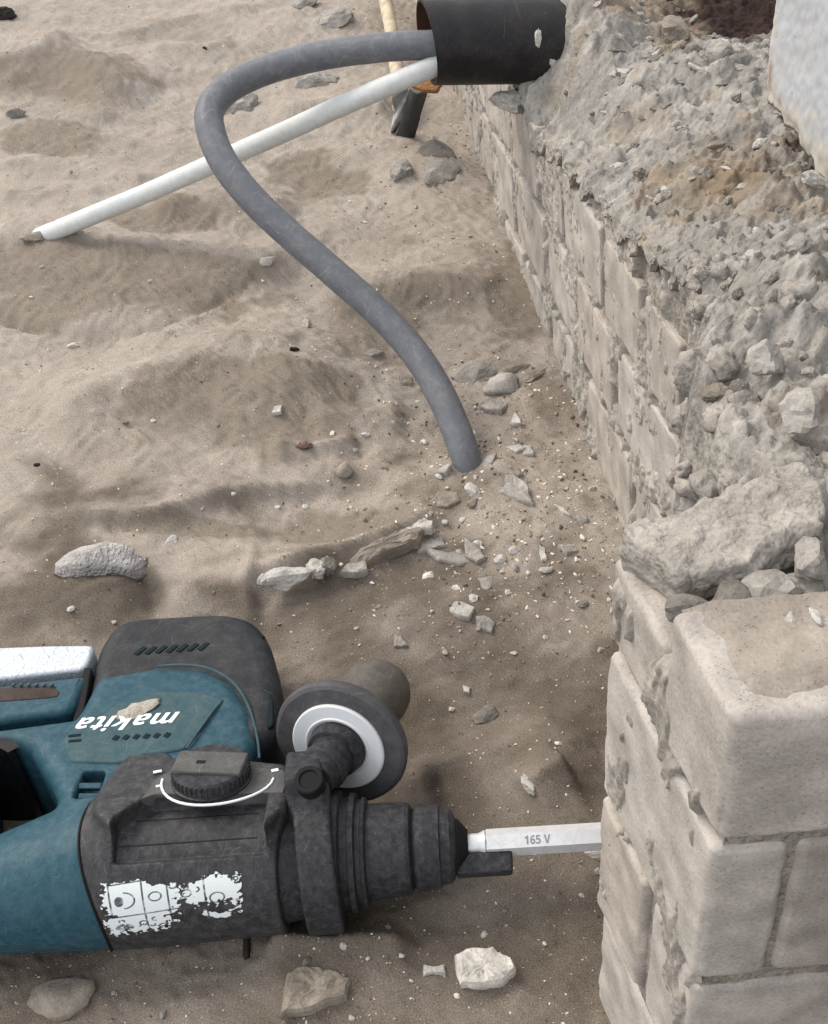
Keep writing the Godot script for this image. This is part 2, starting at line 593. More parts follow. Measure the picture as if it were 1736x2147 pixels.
func sand_shape(x: float, z: float) -> float:      # without the finest grain
	var h := 0.010 * n_low.get_noise_2d(x * 3.2, z * 5.0) + 0.003 * n_low.get_noise_2d(x * 11 + 40, z * 19)
	h += 0.0022 * n_mid.get_noise_2d(x * 22, z * 48 + n_low.get_noise_2d(x * 8, z * 8) * 9.0) * ss(-0.45, -0.75, z)
	var p := Vector2(x, z)
	face_shade = 0.0
	for r in ridges:
		if x < r[4].x or z < r[4].y or x > r[5].x or z > r[5].y: continue
		var best := 1e9
		var sgn := 1.0
		var endf := 1.0
		var pts: PackedVector2Array = r[3]
		for k in pts.size() - 1:
			var a := pts[k]
			var e := pts[k + 1] - a
			var t := clampf((p - a).dot(e) / e.length_squared(), 0.0, 1.0)
			var w := p - a - e * t
			var d := w.length_squared()
			if d < best:
				best = d
				sgn = 1.0 if e.cross(p - a) > 0 else -1.0
				var along := (k + t) / (pts.size() - 1.0)
				endf = ss(0.0, 0.18, along) * ss(1.0, 0.82, along)
		var f : float = best / (r[2] * r[2] if sgn > 0 else r[1] * r[1])
		if f < 8.0:
			h += r[0] * exp(-pow(f, 0.62)) * endf
			if sgn > 0 and r[2] > 0.024: face_shade = maxf(face_shade, endf * ss(0.0, 0.05, f) * ss(2.4, 0.9, f))
	for q in dents:
		var d: Vector2 = (p - q[3]) / Vector2(q[1], q[2])
		var f: float = d.length_squared()
		if f < 6.0: h += q[0] * exp(-f)
	return h

func sand_y(x: float, z: float) -> float:
	return sand_shape(x, z) + 0.0014 * n_mid.get_noise_2d(x * 70, z * 110) + 0.0005 * n_fine.get_noise_2d(x * 260, z * 260)

func on_sand(u: float, v: float) -> Vector3:
	var p := spot(u, v)
	for k in 3: p = spot(u, v, sand_y(p.x, p.z))
	return p

func build_sand() -> void:
	var xs := PackedFloat32Array()
	var zs := PackedFloat32Array()
	var far := [60.0, 25.0, 10.0, 5.0, 3.0, 2.0, 1.4, 1.0, 0.82]
	for v in far: xs.append(-v - 0.05)
	var x := -0.82
	while x < 0.22:
		xs.append(x)
		x += 0.0023 if x > -0.62 else 0.006
	for v in [0.24, 0.28, 0.36, 0.5, 0.8, 1.4, 3.0, 8.0, 25.0, 60.0]: xs.append(v)
	for v in [60.0, 25.0, 10.0, 5.0, 3.4, 2.6, 2.2, 1.9, 1.75]: zs.append(-v)
	var z := -1.66
	while z < -0.2:
		zs.append(z)
		z += 0.0022 + 0.0016 * clampf(-z - 0.3, 0.0, 1.2)
	for v in [-0.19, -0.16, -0.12, -0.05, 0.1, 0.3, 0.8, 2.0, 6.0, 20.0, 60.0]: zs.append(v)
	var nx := xs.size()
	var nz := zs.size()
	var P := PackedVector3Array()
	var C := PackedColorArray()
	P.resize(nx * nz)
	C.resize(nx * nz)
	var dry := lin(170, 159, 148)
	var pale := lin(181, 173, 163)
	var brown := lin(133, 122, 110)  # tone of the painted shade on ridge faces and in hollows
	var shade_patches := []      # where the shade of hollows and slopes is painted into the sand
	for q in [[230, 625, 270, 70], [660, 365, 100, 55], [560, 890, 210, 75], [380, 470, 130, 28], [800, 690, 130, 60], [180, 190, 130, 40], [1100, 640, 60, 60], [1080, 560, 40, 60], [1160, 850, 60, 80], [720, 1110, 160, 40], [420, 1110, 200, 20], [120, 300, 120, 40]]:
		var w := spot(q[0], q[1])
		shade_patches.append([w.x, w.z, spot(q[0] + q[2], q[1]).x - w.x, spot(q[0], q[1] + q[3]).z - w.z])
	var near_dark := lin(114, 104, 94)  # darker sand towards the camera, broken up by noise
	for j in nz:
		for i in nx:
			var px := xs[i]
			var pz := zs[j]
			P[j * nx + i] = Vector3(px, sand_y(px, pz), pz)
			var a := n_low.get_noise_2d(px * 7 + 9, pz * 9)
			var b := n_mid.get_noise_2d(px * 20, pz * 26 + 30)
			var w := clampf(ss(-0.66, -0.52, pz + a * 0.12 + 0.05 * b) * 0.85 + 0.55 * a + 0.25 * b, 0.0, 1.0)
			var pl := clampf(b * 0.9 + n_low.get_noise_2d(px * 30, pz * 60) * 0.7, 0.0, 1.0) * ss(-0.5, -0.8, pz)
			var br: float = face_shade * ss(-0.35, 0.25, a + 0.4 * b + 0.25)  # painted shade of the ridge faces, patchy
			for q in shade_patches:
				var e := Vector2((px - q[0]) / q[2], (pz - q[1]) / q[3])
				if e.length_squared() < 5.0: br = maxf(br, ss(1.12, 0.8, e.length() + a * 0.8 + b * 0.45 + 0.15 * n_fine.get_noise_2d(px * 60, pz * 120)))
			C[j * nx + i] = dry.lerp(pale, pl * (1.0 - br)).lerp(brown, br * 0.75).lerp(near_dark, w)
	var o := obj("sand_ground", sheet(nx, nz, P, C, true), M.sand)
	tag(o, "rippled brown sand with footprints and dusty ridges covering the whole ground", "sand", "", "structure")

# ------------------------------------------------------------------ stones
var ico_v := PackedVector3Array()
var ico_i := PackedInt32Array()

func ico(sub: int) -> void:
	var t := (1.0 + sqrt(5.0)) / 2.0
	var V := []
	for q in [[-1, t, 0], [1, t, 0], [-1, -t, 0], [1, -t, 0], [0, -1, t], [0, 1, t], [0, -1, -t], [0, 1, -t], [t, 0, -1], [t, 0, 1], [-t, 0, -1], [-t, 0, 1]]:
		V.append(Vector3(q[0], q[1], q[2]).normalized())
	var F := [0, 11, 5, 0, 5, 1, 0, 1, 7, 0, 7, 10, 0, 10, 11, 1, 5, 9, 5, 11, 4, 11, 10, 2, 10, 7, 6, 7, 1, 8, 3, 9, 4, 3, 4, 2, 3, 2, 6, 3, 6, 8, 3, 8, 9, 4, 9, 5, 2, 4, 11, 6, 2, 10, 8, 6, 7, 9, 8, 1]
	for s in sub:
		var mid := {}
		var G := []
		for k in range(0, F.size(), 3):
			var e := []
			for q in 3:
				var a: int = F[k + q]
				var b: int = F[k + (q + 1) % 3]
				var key := Vector2i(mini(a, b), maxi(a, b))
				if not mid.has(key):
					mid[key] = V.size()
					V.append(((V[a] + V[b]) * 0.5).normalized())
				e.append(mid[key])
			G.append_array([F[k], e[0], e[2], F[k + 1], e[1], e[0], F[k + 2], e[2], e[1], e[0], e[1], e[2]])
		F = G
	ico_v = PackedVector3Array(V)
	ico_i = PackedInt32Array(F)

func stone(sd: int, size: Vector3, planes := 9, rough := 0.1, smooth := false) -> ArrayMesh:
	var r := RandomNumberGenerator.new()
	r.seed = sd
	var cut := []
	for k in planes:
		cut.append([Vector3(r.randfn(), r.randfn(), r.randfn()).normalized(), r.randf_range(0.5, 0.85)])
	var V := PackedVector3Array()
	for d in ico_v:
		var m := 1.0
		for c in cut:
			var q: float = d.dot(c[0])
			if q > 0.01: m = minf(m, c[1] / q)
		m *= 1.0 + rough * n_rock.get_noise_3dv(d * 30 + Vector3(sd * 7.1, 0, 0)) + rough * 0.6 * n_rock.get_noise_3dv(d * 90 + Vector3(0, sd * 3.1, 0))
		V.append(d * m * size * 0.5 * 1.25)
	var P := PackedVector3Array()
	var N := PackedVector3Array()
	var I := PackedInt32Array()
	if smooth:
		N.resize(V.size())
		for k in range(0, ico_i.size(), 3):
			var n := (V[ico_i[k + 1]] - V[ico_i[k]]).cross(V[ico_i[k + 2]] - V[ico_i[k]])
			for q in 3: N[ico_i[k + q]] += n
			I.append_array(PackedInt32Array([ico_i[k], ico_i[k + 2], ico_i[k + 1]]))
		for k in N.size(): N[k] = N[k].normalized()
		return make_mesh(V, N, I)
	for k in range(0, ico_i.size(), 3):
		var a := V[ico_i[k]]
		var b := V[ico_i[k + 1]]
		var c := V[ico_i[k + 2]]
		var n := (b - a).cross(c - a).normalized()
		var o := P.size()
		P.append_array(PackedVector3Array([a, c, b]))
		N.append_array(PackedVector3Array([n, n, n]))
		I.append_array(PackedInt32Array([o, o + 1, o + 2]))
	return make_mesh(P, N, I)

func flake(sd: int, poly: Array, thick: float, rough := 0.0006) -> ArrayMesh:     # a flat chip with the given outline (metres, about its centre)
	var r := RandomNumberGenerator.new()
	r.seed = sd
	var ring := PackedVector2Array()
	for k in poly.size():
		var a: Vector2 = poly[k]
		var b: Vector2 = poly[(k + 1) % poly.size()]
		for t in 4:
			ring.append(a.lerp(b, t / 4.0) + Vector2(r.randf_range(-1, 1), r.randf_range(-1, 1)) * a.distance_to(b) * 0.035)
	var n := ring.size()
	var st := SurfaceTool.new()
	st.begin(Mesh.PRIMITIVE_TRIANGLES)
	var rows := [[1.0, -0.5], [1.03, 0.1], [0.95, 0.42], [0.78, 0.5], [0.58, 0.5], [0.38, 0.5], [0.19, 0.5]]
	var L := []
	for q in rows:
		var row := []
		for k in n:
			var p: Vector2 = ring[k] * q[0]
			var w := Vector3(p.x * 90, sd * 3.7, p.y * 90)
			row.append(Vector3(p.x, thick * (q[1] + 0.28 * n_low.get_noise_3dv(w) + 0.16 * n_rock.get_noise_3dv(w * 2.3)), p.y))
		L.append(row)
	st.set_smooth_group(-1)
	var cen := Vector3(0, thick * (0.5 + 0.28 * n_low.get_noise_3dv(Vector3(0, sd * 3.7, 0)) + 0.16 * n_rock.get_noise_3dv(Vector3(0, sd * 3.7 * 2.3, 0))), 0)
	for k in n:
		var k2 := (k + 1) % n
		for q in rows.size() - 1:
			for v in [L[q][k], L[q + 1][k2], L[q][k2], L[q][k], L[q + 1][k], L[q + 1][k2]]: st.add_vertex(v)
		for v in [L[-1][k], cen, L[-1][k2]]: st.add_vertex(v)
	st.generate_normals()
	var m := st.commit()
	if Geometry2D.is_polygon_clockwise(ring): return m
	var arr := m.surface_get_arrays(0)
	return m

func put(called: String, mesh: Mesh, m: Material, at: Vector3, rot: Vector3, label: String, category: String, group := "") -> MeshInstance3D:
	var o := obj(called, mesh, m)
	o.position = at
	o.rotation = rot
	tag(o, label, category, group)
	return o

# ------------------------------------------------------------------ wall
func wall_at(s: float, y: float, r := 0.0) -> Vector3:
	return W0 + WD * s + WN * r + Vector3.UP * y

func wall_top(s: float) -> float:
	var T := [[-0.7, 0.29], [-0.5, 0.285], [-0.3, 0.275], [-0.2, 0.268], [-0.115, 0.254], [-0.06, 0.238], [0.02, 0.206], [0.08, 0.197], [0.16, 0.176], [0.225, 0.152], [0.245, 0.14], [0.27, 0.152], [0.36, 0.150], [0.5, 0.150], [0.7, 0.150], [1.4, 0.15]]
	for k in T.size() - 1:
		if s <= T[k + 1][0]:
			return lerpf(T[k][1], T[k + 1][1], clampf((s - T[k][0]) / (T[k + 1][0] - T[k][0]), 0, 1))
	return 0.15

func build_wall() -> void:
	var w := thing("foundation_wall", "long grey brick foundation wall smeared with mortar, its foot in the sand", "wall", Vector3(0.06, 0, -0.66))
	# mortar bed behind and between the bricks
	var ns := 900
	var ny := 200
	var P := PackedVector3Array()
	var C := PackedColorArray()
	var dark := lin(146, 139, 130)
	var light := lin(182, 175, 166)
	for j in ny:
		for i in ns:
			var s := -0.55 + 1.35 * i / (ns - 1.0)
			var top := wall_top(s) - 0.002
			var y := -0.12 + (top + 0.12) * j / (ny - 1.0)
			var yy := y + 0.14 * s
			var a := n_low.get_noise_2d(s * 22, yy * 14 + 5)
			var b := n_mid.get_noise_2d(s * 70, yy * 34)
			var c := n_fine.get_noise_2d(s * 240, yy * 120)
			var groove := n_mid.get_noise_2d(s * 150, yy * 7)
			var smear := ss(-0.16, 0.22, a + 0.25 * b + 0.25 * n_low.get_noise_2d(s * 60 + 3, yy * 9))
			var proud := -0.0030 + 0.0012 * b + 0.0007 * c + smear * (0.0040 + 0.0012 * groove + 0.0006 * c)
			proud += 0.005 * ss(0.02, -0.02, y) * (0.5 + a)
			P.append(wall_at(s, y, -proud))
			C.append(dark.lerp(light, clampf(0.25 + smear * 0.7 + b * 0.5 + c * 0.3, 0, 1)))
	obj("mortar_bed", sheet(ns, ny, P, C, true), M.mortar, w)
	# bricks, each course dipping a little away from the camera
	rng.seed = 4
	var joints := [-0.052, 0.008, 0.069, 0.133, 0.194, 0.255, 0.316]
	for c in joints.size() - 1:
		var s: float = [-0.50, -0.47, -0.52, -0.435, -0.49, -0.45][c]
		var k := 0
		while s < 0.8:
			var len: float = rng.randf_range(0.075, 0.135)
			if c == 3 and k % 3 == 1: len = 0.07
			var mid := s + len / 2
			var y0: float = joints[c] - 0.14 * mid
			var y1: float = joints[c + 1] - 0.14 * mid - 0.0085
			var gap := 0.009
			s += len
			k += 1
			if y1 < -0.03 or y1 > wall_top(mid) + 0.006: continue
			var m := rbox(Vector3(len - gap, y1 - y0, 0.05), 0.0022, 2, 0.0010, 170.0, 0.006, c * 3.1 + k * 1.7)
			var o := obj("brick", m, M.brick[rng.randi() % 4], w)
			var bs := Basis(WD, Vector3.UP, WD.cross(Vector3.UP))
			bs = bs * Basis(Vector3(0, 0, 1), -0.14 + rng.randf_range(-0.012, 0.012)) * Basis(Vector3.UP, rng.randf_range(-0.012, 0.012))
			o.transform = Transform3D(bs, wall_at(mid, (y0 + y1) / 2, 0.025 - rng.randf_range(0.0, 0.002)) - w.position)

# ------------------------------------------------------------------ rubble on the wall
var fill_pts := []
var pipe_end := Vector2.ZERO      # where the black pipe runs into the rubble

func fill_height(s: float, r: float) -> float:
	var num := 0.0
	var den := 0.0
	for q in fill_pts:
		var ds: float = (s - q[0])
		var dr: float = (r - q[1])
		var w := 1.0 / pow(ds * ds + dr * dr + 0.00025, 1.6)
		num += w * q[2]
		den += w
	return num / den

func fill_surface(s: float, r: float) -> float:
	var h := lerpf(wall_top(s) + 0.002, fill_height(s, r), maxf(ss(0.0, 0.05, r), ss(-0.08, -0.16, s)))
	var p := Vector2(s, r)
	var lump := n_rock.get_noise_2d(s * 45, r * 45)
	h += 0.005 * lump + 0.0022 * n_mid.get_noise_2d(s * 90 + 7, r * 130) + 0.0010 * n_fine.get_noise_2d(s * 230, r * 260) + (0.0006 + 0.0014 * ss(0.02, -0.08, s)) * absf(n_mid.get_noise_2d(s * 210, r * 240))
	h += 0.006 * (absf(n_cell.get_noise_2d(s * 42, r * 80)) - 0.4) * ss(-0.1, 0.3, n_low.get_noise_2d(s * 20, r * 20))
	h += 0.058 * exp(-pow((s - pipe_end.x) / 0.046, 2) - pow((r - pipe_end.y - 0.008) / 0.032, 2))
	var heap := ss(0.06, -0.06, s) * maxf(ss(0.0, 0.03, r), ss(-0.06, -0.14, s))
	h += heap * (0.007 * (0.55 - absf(n_cell.get_noise_2d(s * 38, r * 38) + 0.0)) + 0.004 * (0.5 - absf(n_cell.get_noise_2d(s * 95 + 9, r * 95))))
	return h

func _spill(s: float) -> float:      # how far the mortar heap hangs out over the wall face
	return -0.046 * ss(-0.10, -0.25, s + 0.02 * n_low.get_noise_1d(s * 30))

func build_fill() -> void:
	for q in [   # surveyed points with their heights
		[1200, 50, 0.236], [1190, 90, 0.226], [1170, 120, 0.206], [1130, 160, 0.178], [1230, 20, 0.236], [1290, 50, 0.218], [1240, 100, 0.214], [1250, 150, 0.18], [1200, 260, 0.168], [1150, 215, 0.155], [1300, 300, 0.20], [1400, 60, 0.19], [1330, 110, 0.205],
		[1440, 130, 0.225], [1540, 120, 0.235], [1560, 190, 0.235], [1450, 250, 0.215], [1560, 260, 0.232], [1380, 330, 0.215], [1480, 320, 0.225], [1360, 400, 0.226], [1420, 420, 0.226],
		[1520, 380, 0.232], [1500, 460, 0.238], [1560, 430, 0.255], [1640, 380, 0.26], [1600, 480, 0.285], [1680, 520, 0.295], [1620, 560, 0.29], [1700, 640, 0.30],
		[1560, 560, 0.262], [1530, 660, 0.262], [1620, 700, 0.295], [1700, 800, 0.31], [1560, 780, 0.285], [1600, 860, 0.298], [1520, 900, 0.275],
		[1680, 920, 0.305], [1600, 980, 0.300], [1480, 40, 0.19], [1560, 20, 0.19], [1350, 20, 0.20], [1720, 1000, 0.28]]:
		var w := spot(q[0], q[1], q[2]) - W0
		fill_pts.append([w.dot(WD), w.dot(WN), q[2]])
	for s in 14: fill_pts.append([-0.55 + s * 0.15, 0.34, 0.26 if s < 6 else 0.16])
	var pe := spot(905, 88, 0.19) + Vector3(0.094, 0, -0.003) - W0
	pipe_end = Vector2(pe.dot(WD), pe.dot(WN))
	var ns := 900
	var nr := 230
	var P := PackedVector3Array()
	var C := PackedColorArray()
	var grey := lin(152, 147, 141)
	var pale := lin(174, 169, 162)
	var tan := lin(142, 126, 108)
	var soil := lin(66, 54, 50)
	for j in nr:
		var brow := 34
		var r := 0.006 + 0.354 * pow(maxf(j - brow, 0) / (nr - 1.0 - brow), 1.25)
		var turn := PI / 2 * minf(j, brow) / float(brow)
		var r_row := r
		for i in ns:
			var s := -0.55 + 1.5 * i / (ns - 1.0)
			r = r_row
			var spill := _spill(s) * (1.0 - ss(0.0, 0.1, r))
			r += spill
			var y := fill_surface(s, r)
			var p := wall_at(s, y, r)
			if j < brow:
				var hang := 0.014 - spill * 1.3 + 0.012 * n_low.get_noise_1d(s * 26) + 0.005 * n_mid.get_noise_1d(s * 110)
				var swell := 0.0030 * n_mid.get_noise_2d(s * 60, y * 60 - turn * 1.5) + 0.0008 * n_fine.get_noise_2d(s * 230, turn * 6)
				p = wall_at(s, y - hang * (1.0 - sin(turn)), r - (0.0085 + swell) * cos(turn) + (0.004 if j == 0 else 0.0))
			P.append(p)
			var a := n_low.get_noise_2d(s * 16 + 4, r * 22)
			var b := n_mid.get_noise_2d(s * 60, r * 60)
			var col := grey.lerp(pale, clampf(0.4 + b + a, 0, 1))
			var hollow := exp(-pow((s - 0.005) / 0.055, 2) - pow((r - 0.055) / 0.035, 2))
			col = col.lerp(tan, clampf(hollow * 1.3 + ss(0.15, 0.5, a) * 0.6 - 0.15, 0, 1))
			col = col.lerp(tan, 0.8 * ss(0.21, 0.27, s + a * 0.06 + b * 0.03) * ss(0.03, 0.06, r + a * 0.02))
			var e := wall_at(0.29, 0, 0.13) - W0
			var dirt := ss(0.115, 0.14, r + a * 0.03) * ss(0.20, 0.25, s + a * 0.05)
			col = col.lerp(soil, dirt)
			C.append(col)
	var o := obj("rubble_bed", sheet(ns, nr, P, C, true), M.mortar)
	tag(o, "rough grey mortar and brick rubble heaped on top of the foundation wall", "rubble", "", "stuff")

# ------------------------------------------------------------------ pier
var PC := Vector3(0.0497, 0, -0.2215)
var PA := Vector3(-0.34, 0, -0.94).normalized()
var PB := Vector3(0.994, 0, -0.11).normalized()

func pier_piece(parent: Node3D, a0: float, a1: float, b0: float, b1: float, y0: float, y1: float, r: float, sd: float, m: Material, called := "brick") -> void:
	var size := Vector3(b1 - b0, y1 - y0, a1 - a0)
	var mesh := rbox(size, r, 4, 0.0007, 330.0, 0.0022, sd)
	# the piece follows the slightly skewed corner of the pier
	var arr := mesh.surface_get_arrays(0)
	var P: PackedVector3Array = arr[Mesh.ARRAY_VERTEX]
	var mid := PC + PA * (a0 + a1) / 2 + PB * (b0 + b1) / 2 + Vector3.UP * (y0 + y1) / 2
	var tr := Transform3D(Basis(PB, Vector3.UP, -PA), mid - parent.position)
	var inv := Basis(PB, Vector3.UP, -PA).inverse().transposed()
	var N: PackedVector3Array = arr[Mesh.ARRAY_NORMAL]
	for k in P.size():
		P[k] = tr * P[k]
		N[k] = (inv * N[k]).normalized()
	arr[Mesh.ARRAY_VERTEX] = P
	arr[Mesh.ARRAY_NORMAL] = N
	var am := ArrayMesh.new()
	am.add_surface_from_arrays(Mesh.PRIMITIVE_TRIANGLES, arr)
	var o := obj(called, am, m, parent)
	o.position = Vector3.ZERO

func build_pier() -> void:
	var w := thing("brick_pier", "near brick pier with rounded corner and a broken mortar slab on top", "pier", PC)
	var B: Array = M.brick
	pier_piece(w, 0.0, 0.0435, 0.0, 0.16, 0.2495, 0.309, 0.004, 1.3, B[0])
	pier_piece(w, 0.0465, 0.088, 0.001, 0.16, 0.2500, 0.288, 0.003, 7.9, B[1])
	pier_piece(w, 0.001, 0.087, 0.0, 0.0252, 0.1650, 0.2450, 0.0036, 4.4, B[2])
	pier_piece(w, 0.001, 0.086, 0.0268, 0.16, 0.1655, 0.2445, 0.0034, 9.2, B[1])
	pier_piece(w, 0.001, 0.0395, 0.001, 0.16, 0.0815, 0.1590, 0.004, 12.4, B[0])
	pier_piece(w, 0.044, 0.087, 0.0, 0.16, 0.0815, 0.1595, 0.003, 15.4, B[3])
	pier_piece(w, 0.0, 0.087, 0.002, 0.16, 0.0, 0.0765, 0.005, 17.4, B[2])
	pier_piece(w, 0.003, 0.084, 0.0036, 0.155, -0.06, 0.286, 0.003, 21.0, M.joint, "mortar_core")
	var SM := PackedVector3Array()
	var NL := Vector3(PA.z, 0, -PA.x).normalized()
	for j in 90:
		for i in 130:
			var a := 0.002 + 0.084 * i / 129.0
			var y := 0.10 + 0.187 * j / 89.0
			var k := n_low.get_noise_2d(a * 30 + 7, y * 13) + 0.35 * n_mid.get_noise_2d(a * 110, y * 40)
			var m := ss(0.05, 0.30, k + 0.34 * ss(0.245, 0.275, y) * ss(0.02, 0.05, a) - 0.12) * ss(0.0, 0.05, i / 129.0) * ss(1.0, 0.95, i / 129.0) * ss(1.0, 0.96, j / 89.0)
			SM.append(PC + PA * a + NL * (-0.0038 + m * (0.0046 + 0.0012 * n_mid.get_noise_2d(a * 190, y * 50)) + 0.0006 * n_fine.get_noise_2d(a * 260, y * 200)) + Vector3.UP * y)
	obj("mortar_smear", sheet(130, 90, SM, null, true), M.smear, w)
	# wind-blown sand lying on the top brick
	var DP := PackedVector3Array()
	for j in 40:
		for i in 70:
			var a := 0.0035 + 0.040 * j / 39.0
			var b := 0.0035 + 0.15 * i / 69.0
			var e := minf(minf(a - 0.0035, 0.06 - a), b - 0.0035) + 0.0022 * n_mid.get_noise_2d(a * 90, b * 90)
			var y := 0.3070 + 0.0030 * ss(-0.001, 0.008, e) + 0.0008 * n_mid.get_noise_2d(a * 120, b * 120) * ss(0.0, 0.01, e)
			DP.append(PC + PA * a + PB * b + Vector3.UP * y)
	obj("sand_dusting", sheet(70, 40, DP), M.dust_sand, w)
	# broken mortar slab, lumps and stones that cap the pier
	var plate := outline([[1302, 1150, 0.292], [1312, 1105, 0.296], [1350, 1082, 0.3], [1420, 1062, 0.304], [1490, 1040, 0.306], [1560, 1000, 0.31], [1620, 955, 0.312], [1700, 930, 0.316], [1745, 985, 0.318], [1735, 1075, 0.316], [1660, 1120, 0.312], [1590, 1160, 0.31], [1520, 1190, 0.306], [1440, 1222, 0.302], [1400, 1218, 0.298], [1350, 1210, 0.29], [1308, 1200, 0.286]])
	var f := func(x: float, y: float, z: float) -> float:
		var p := Vector3(x, y, z)
		var top := 0.303 + 0.16 * (x - 0.03) + 0.003 * n_low.get_noise_2d(x * 40, z * 40)
		var th := 0.007 + 0.30 * maxf(0.0, 0.042 - x)
		var d := in_poly(x, z, plate) + 0.0025 * n_rock.get_noise_3dv(p * 75)
		d = smax(d, absf(y - top + th) - th, 0.0045)
		return d + 0.0016 * n_rock.get_noise_3dv(p * 60) + 0.0007 * n_mid.get_noise_3dv(p * 190)
	col_x = 1e9
	var cap := nets(Vector3(0.005, 0.245, -0.42), Vector3(0.16, 0.345, -0.26), 0.0016, f)
	obj("mortar_cap", cap, M.cap, w)

# ------------------------------------------------------------------ plastered wall above
func build_plaster() -> void:
	var w := thing("plastered_wall", "white painted plaster wall with a ragged lower edge above the rubble", "wall", Vector3(0.13, 0.25, -0.65))
	var O := Vector3(0.1185, 0, -0.7085)
	var D := -WD
	var P := PackedVector3Array()
	var C := PackedColorArray()
	var white := lin(198, 200, 204)
	var cream := lin(208, 202, 190)
	var brown := lin(150, 112, 76)
	var su := PackedFloat32Array()
	var x := 0.0
	while x < 0.35:
		su.append(x)
		x += 0.0022
	for v in [0.4, 0.6, 1.0, 1.8]: su.append(v)
	var ty := PackedFloat32Array()
	x = 0.0
	while x < 0.26:
		ty.append(x)
		x += 0.0022
	for v in [0.4, 0.8, 1.5, 2.6]: ty.append(v)
	var back := 4
	for j in range(-back, ty.size()):
		for s in su:
			var n := n_low.get_noise_1d(s * 22) * 0.008 + n_mid.get_noise_1d(s * 110) * 0.003
			var t := ty[maxi(j, 0)]
			var y := 0.252 + n * ss(0.03, 0.0, t) + t
			var dep := 0.0
			if j < 0: dep = 0.17 * pow(-j / float(back), 1.5) + 0.002
			var b := n_low.get_noise_2d(s * 30, t * 30)
			var bulge := 0.0008 * n_mid.get_noise_2d(s * 40, t * 40) + 0.0006 * n_fine.get_noise_2d(s * 150, t * 150)
			bulge += 0.004 * ss(0.012, 0.0, t) * (0.4 - b)
			var e := ss(0.016, 0.004, s + 0.004 * n_rock.get_noise_1d(t * 60))
			P.append(O + D * s + Vector3.UP * y + WN * (dep + bulge + 0.008 * ss(0.008, 0.0, s)))
			var c := white.lerp(cream, clampf(e + ss(0.022, 0.004, t + b * 0.016), 0, 1))
			c = c.lerp(brown, exp(-pow((s - 0.012 - 0.1 * (t - 0.016)) / 0.0032, 2) - pow((t - 0.017) / 0.009, 2)) * 0.8)
			C.append(c)
	obj("plaster_face", sheet(su.size(), ty.size() + back, P, C, true), M.plaster, w)
	# far end and body of the wall
	var body := box_at(Vector3(2.0, 2.6, 0.19), 0.004, Transform3D(Basis(WD, Vector3.UP, WN * -1.0), O + D * 1.004 + WN * 0.105 + Vector3.UP * (0.262 + 1.3)))
	obj("wall_body", body, M.plain_wall, w)

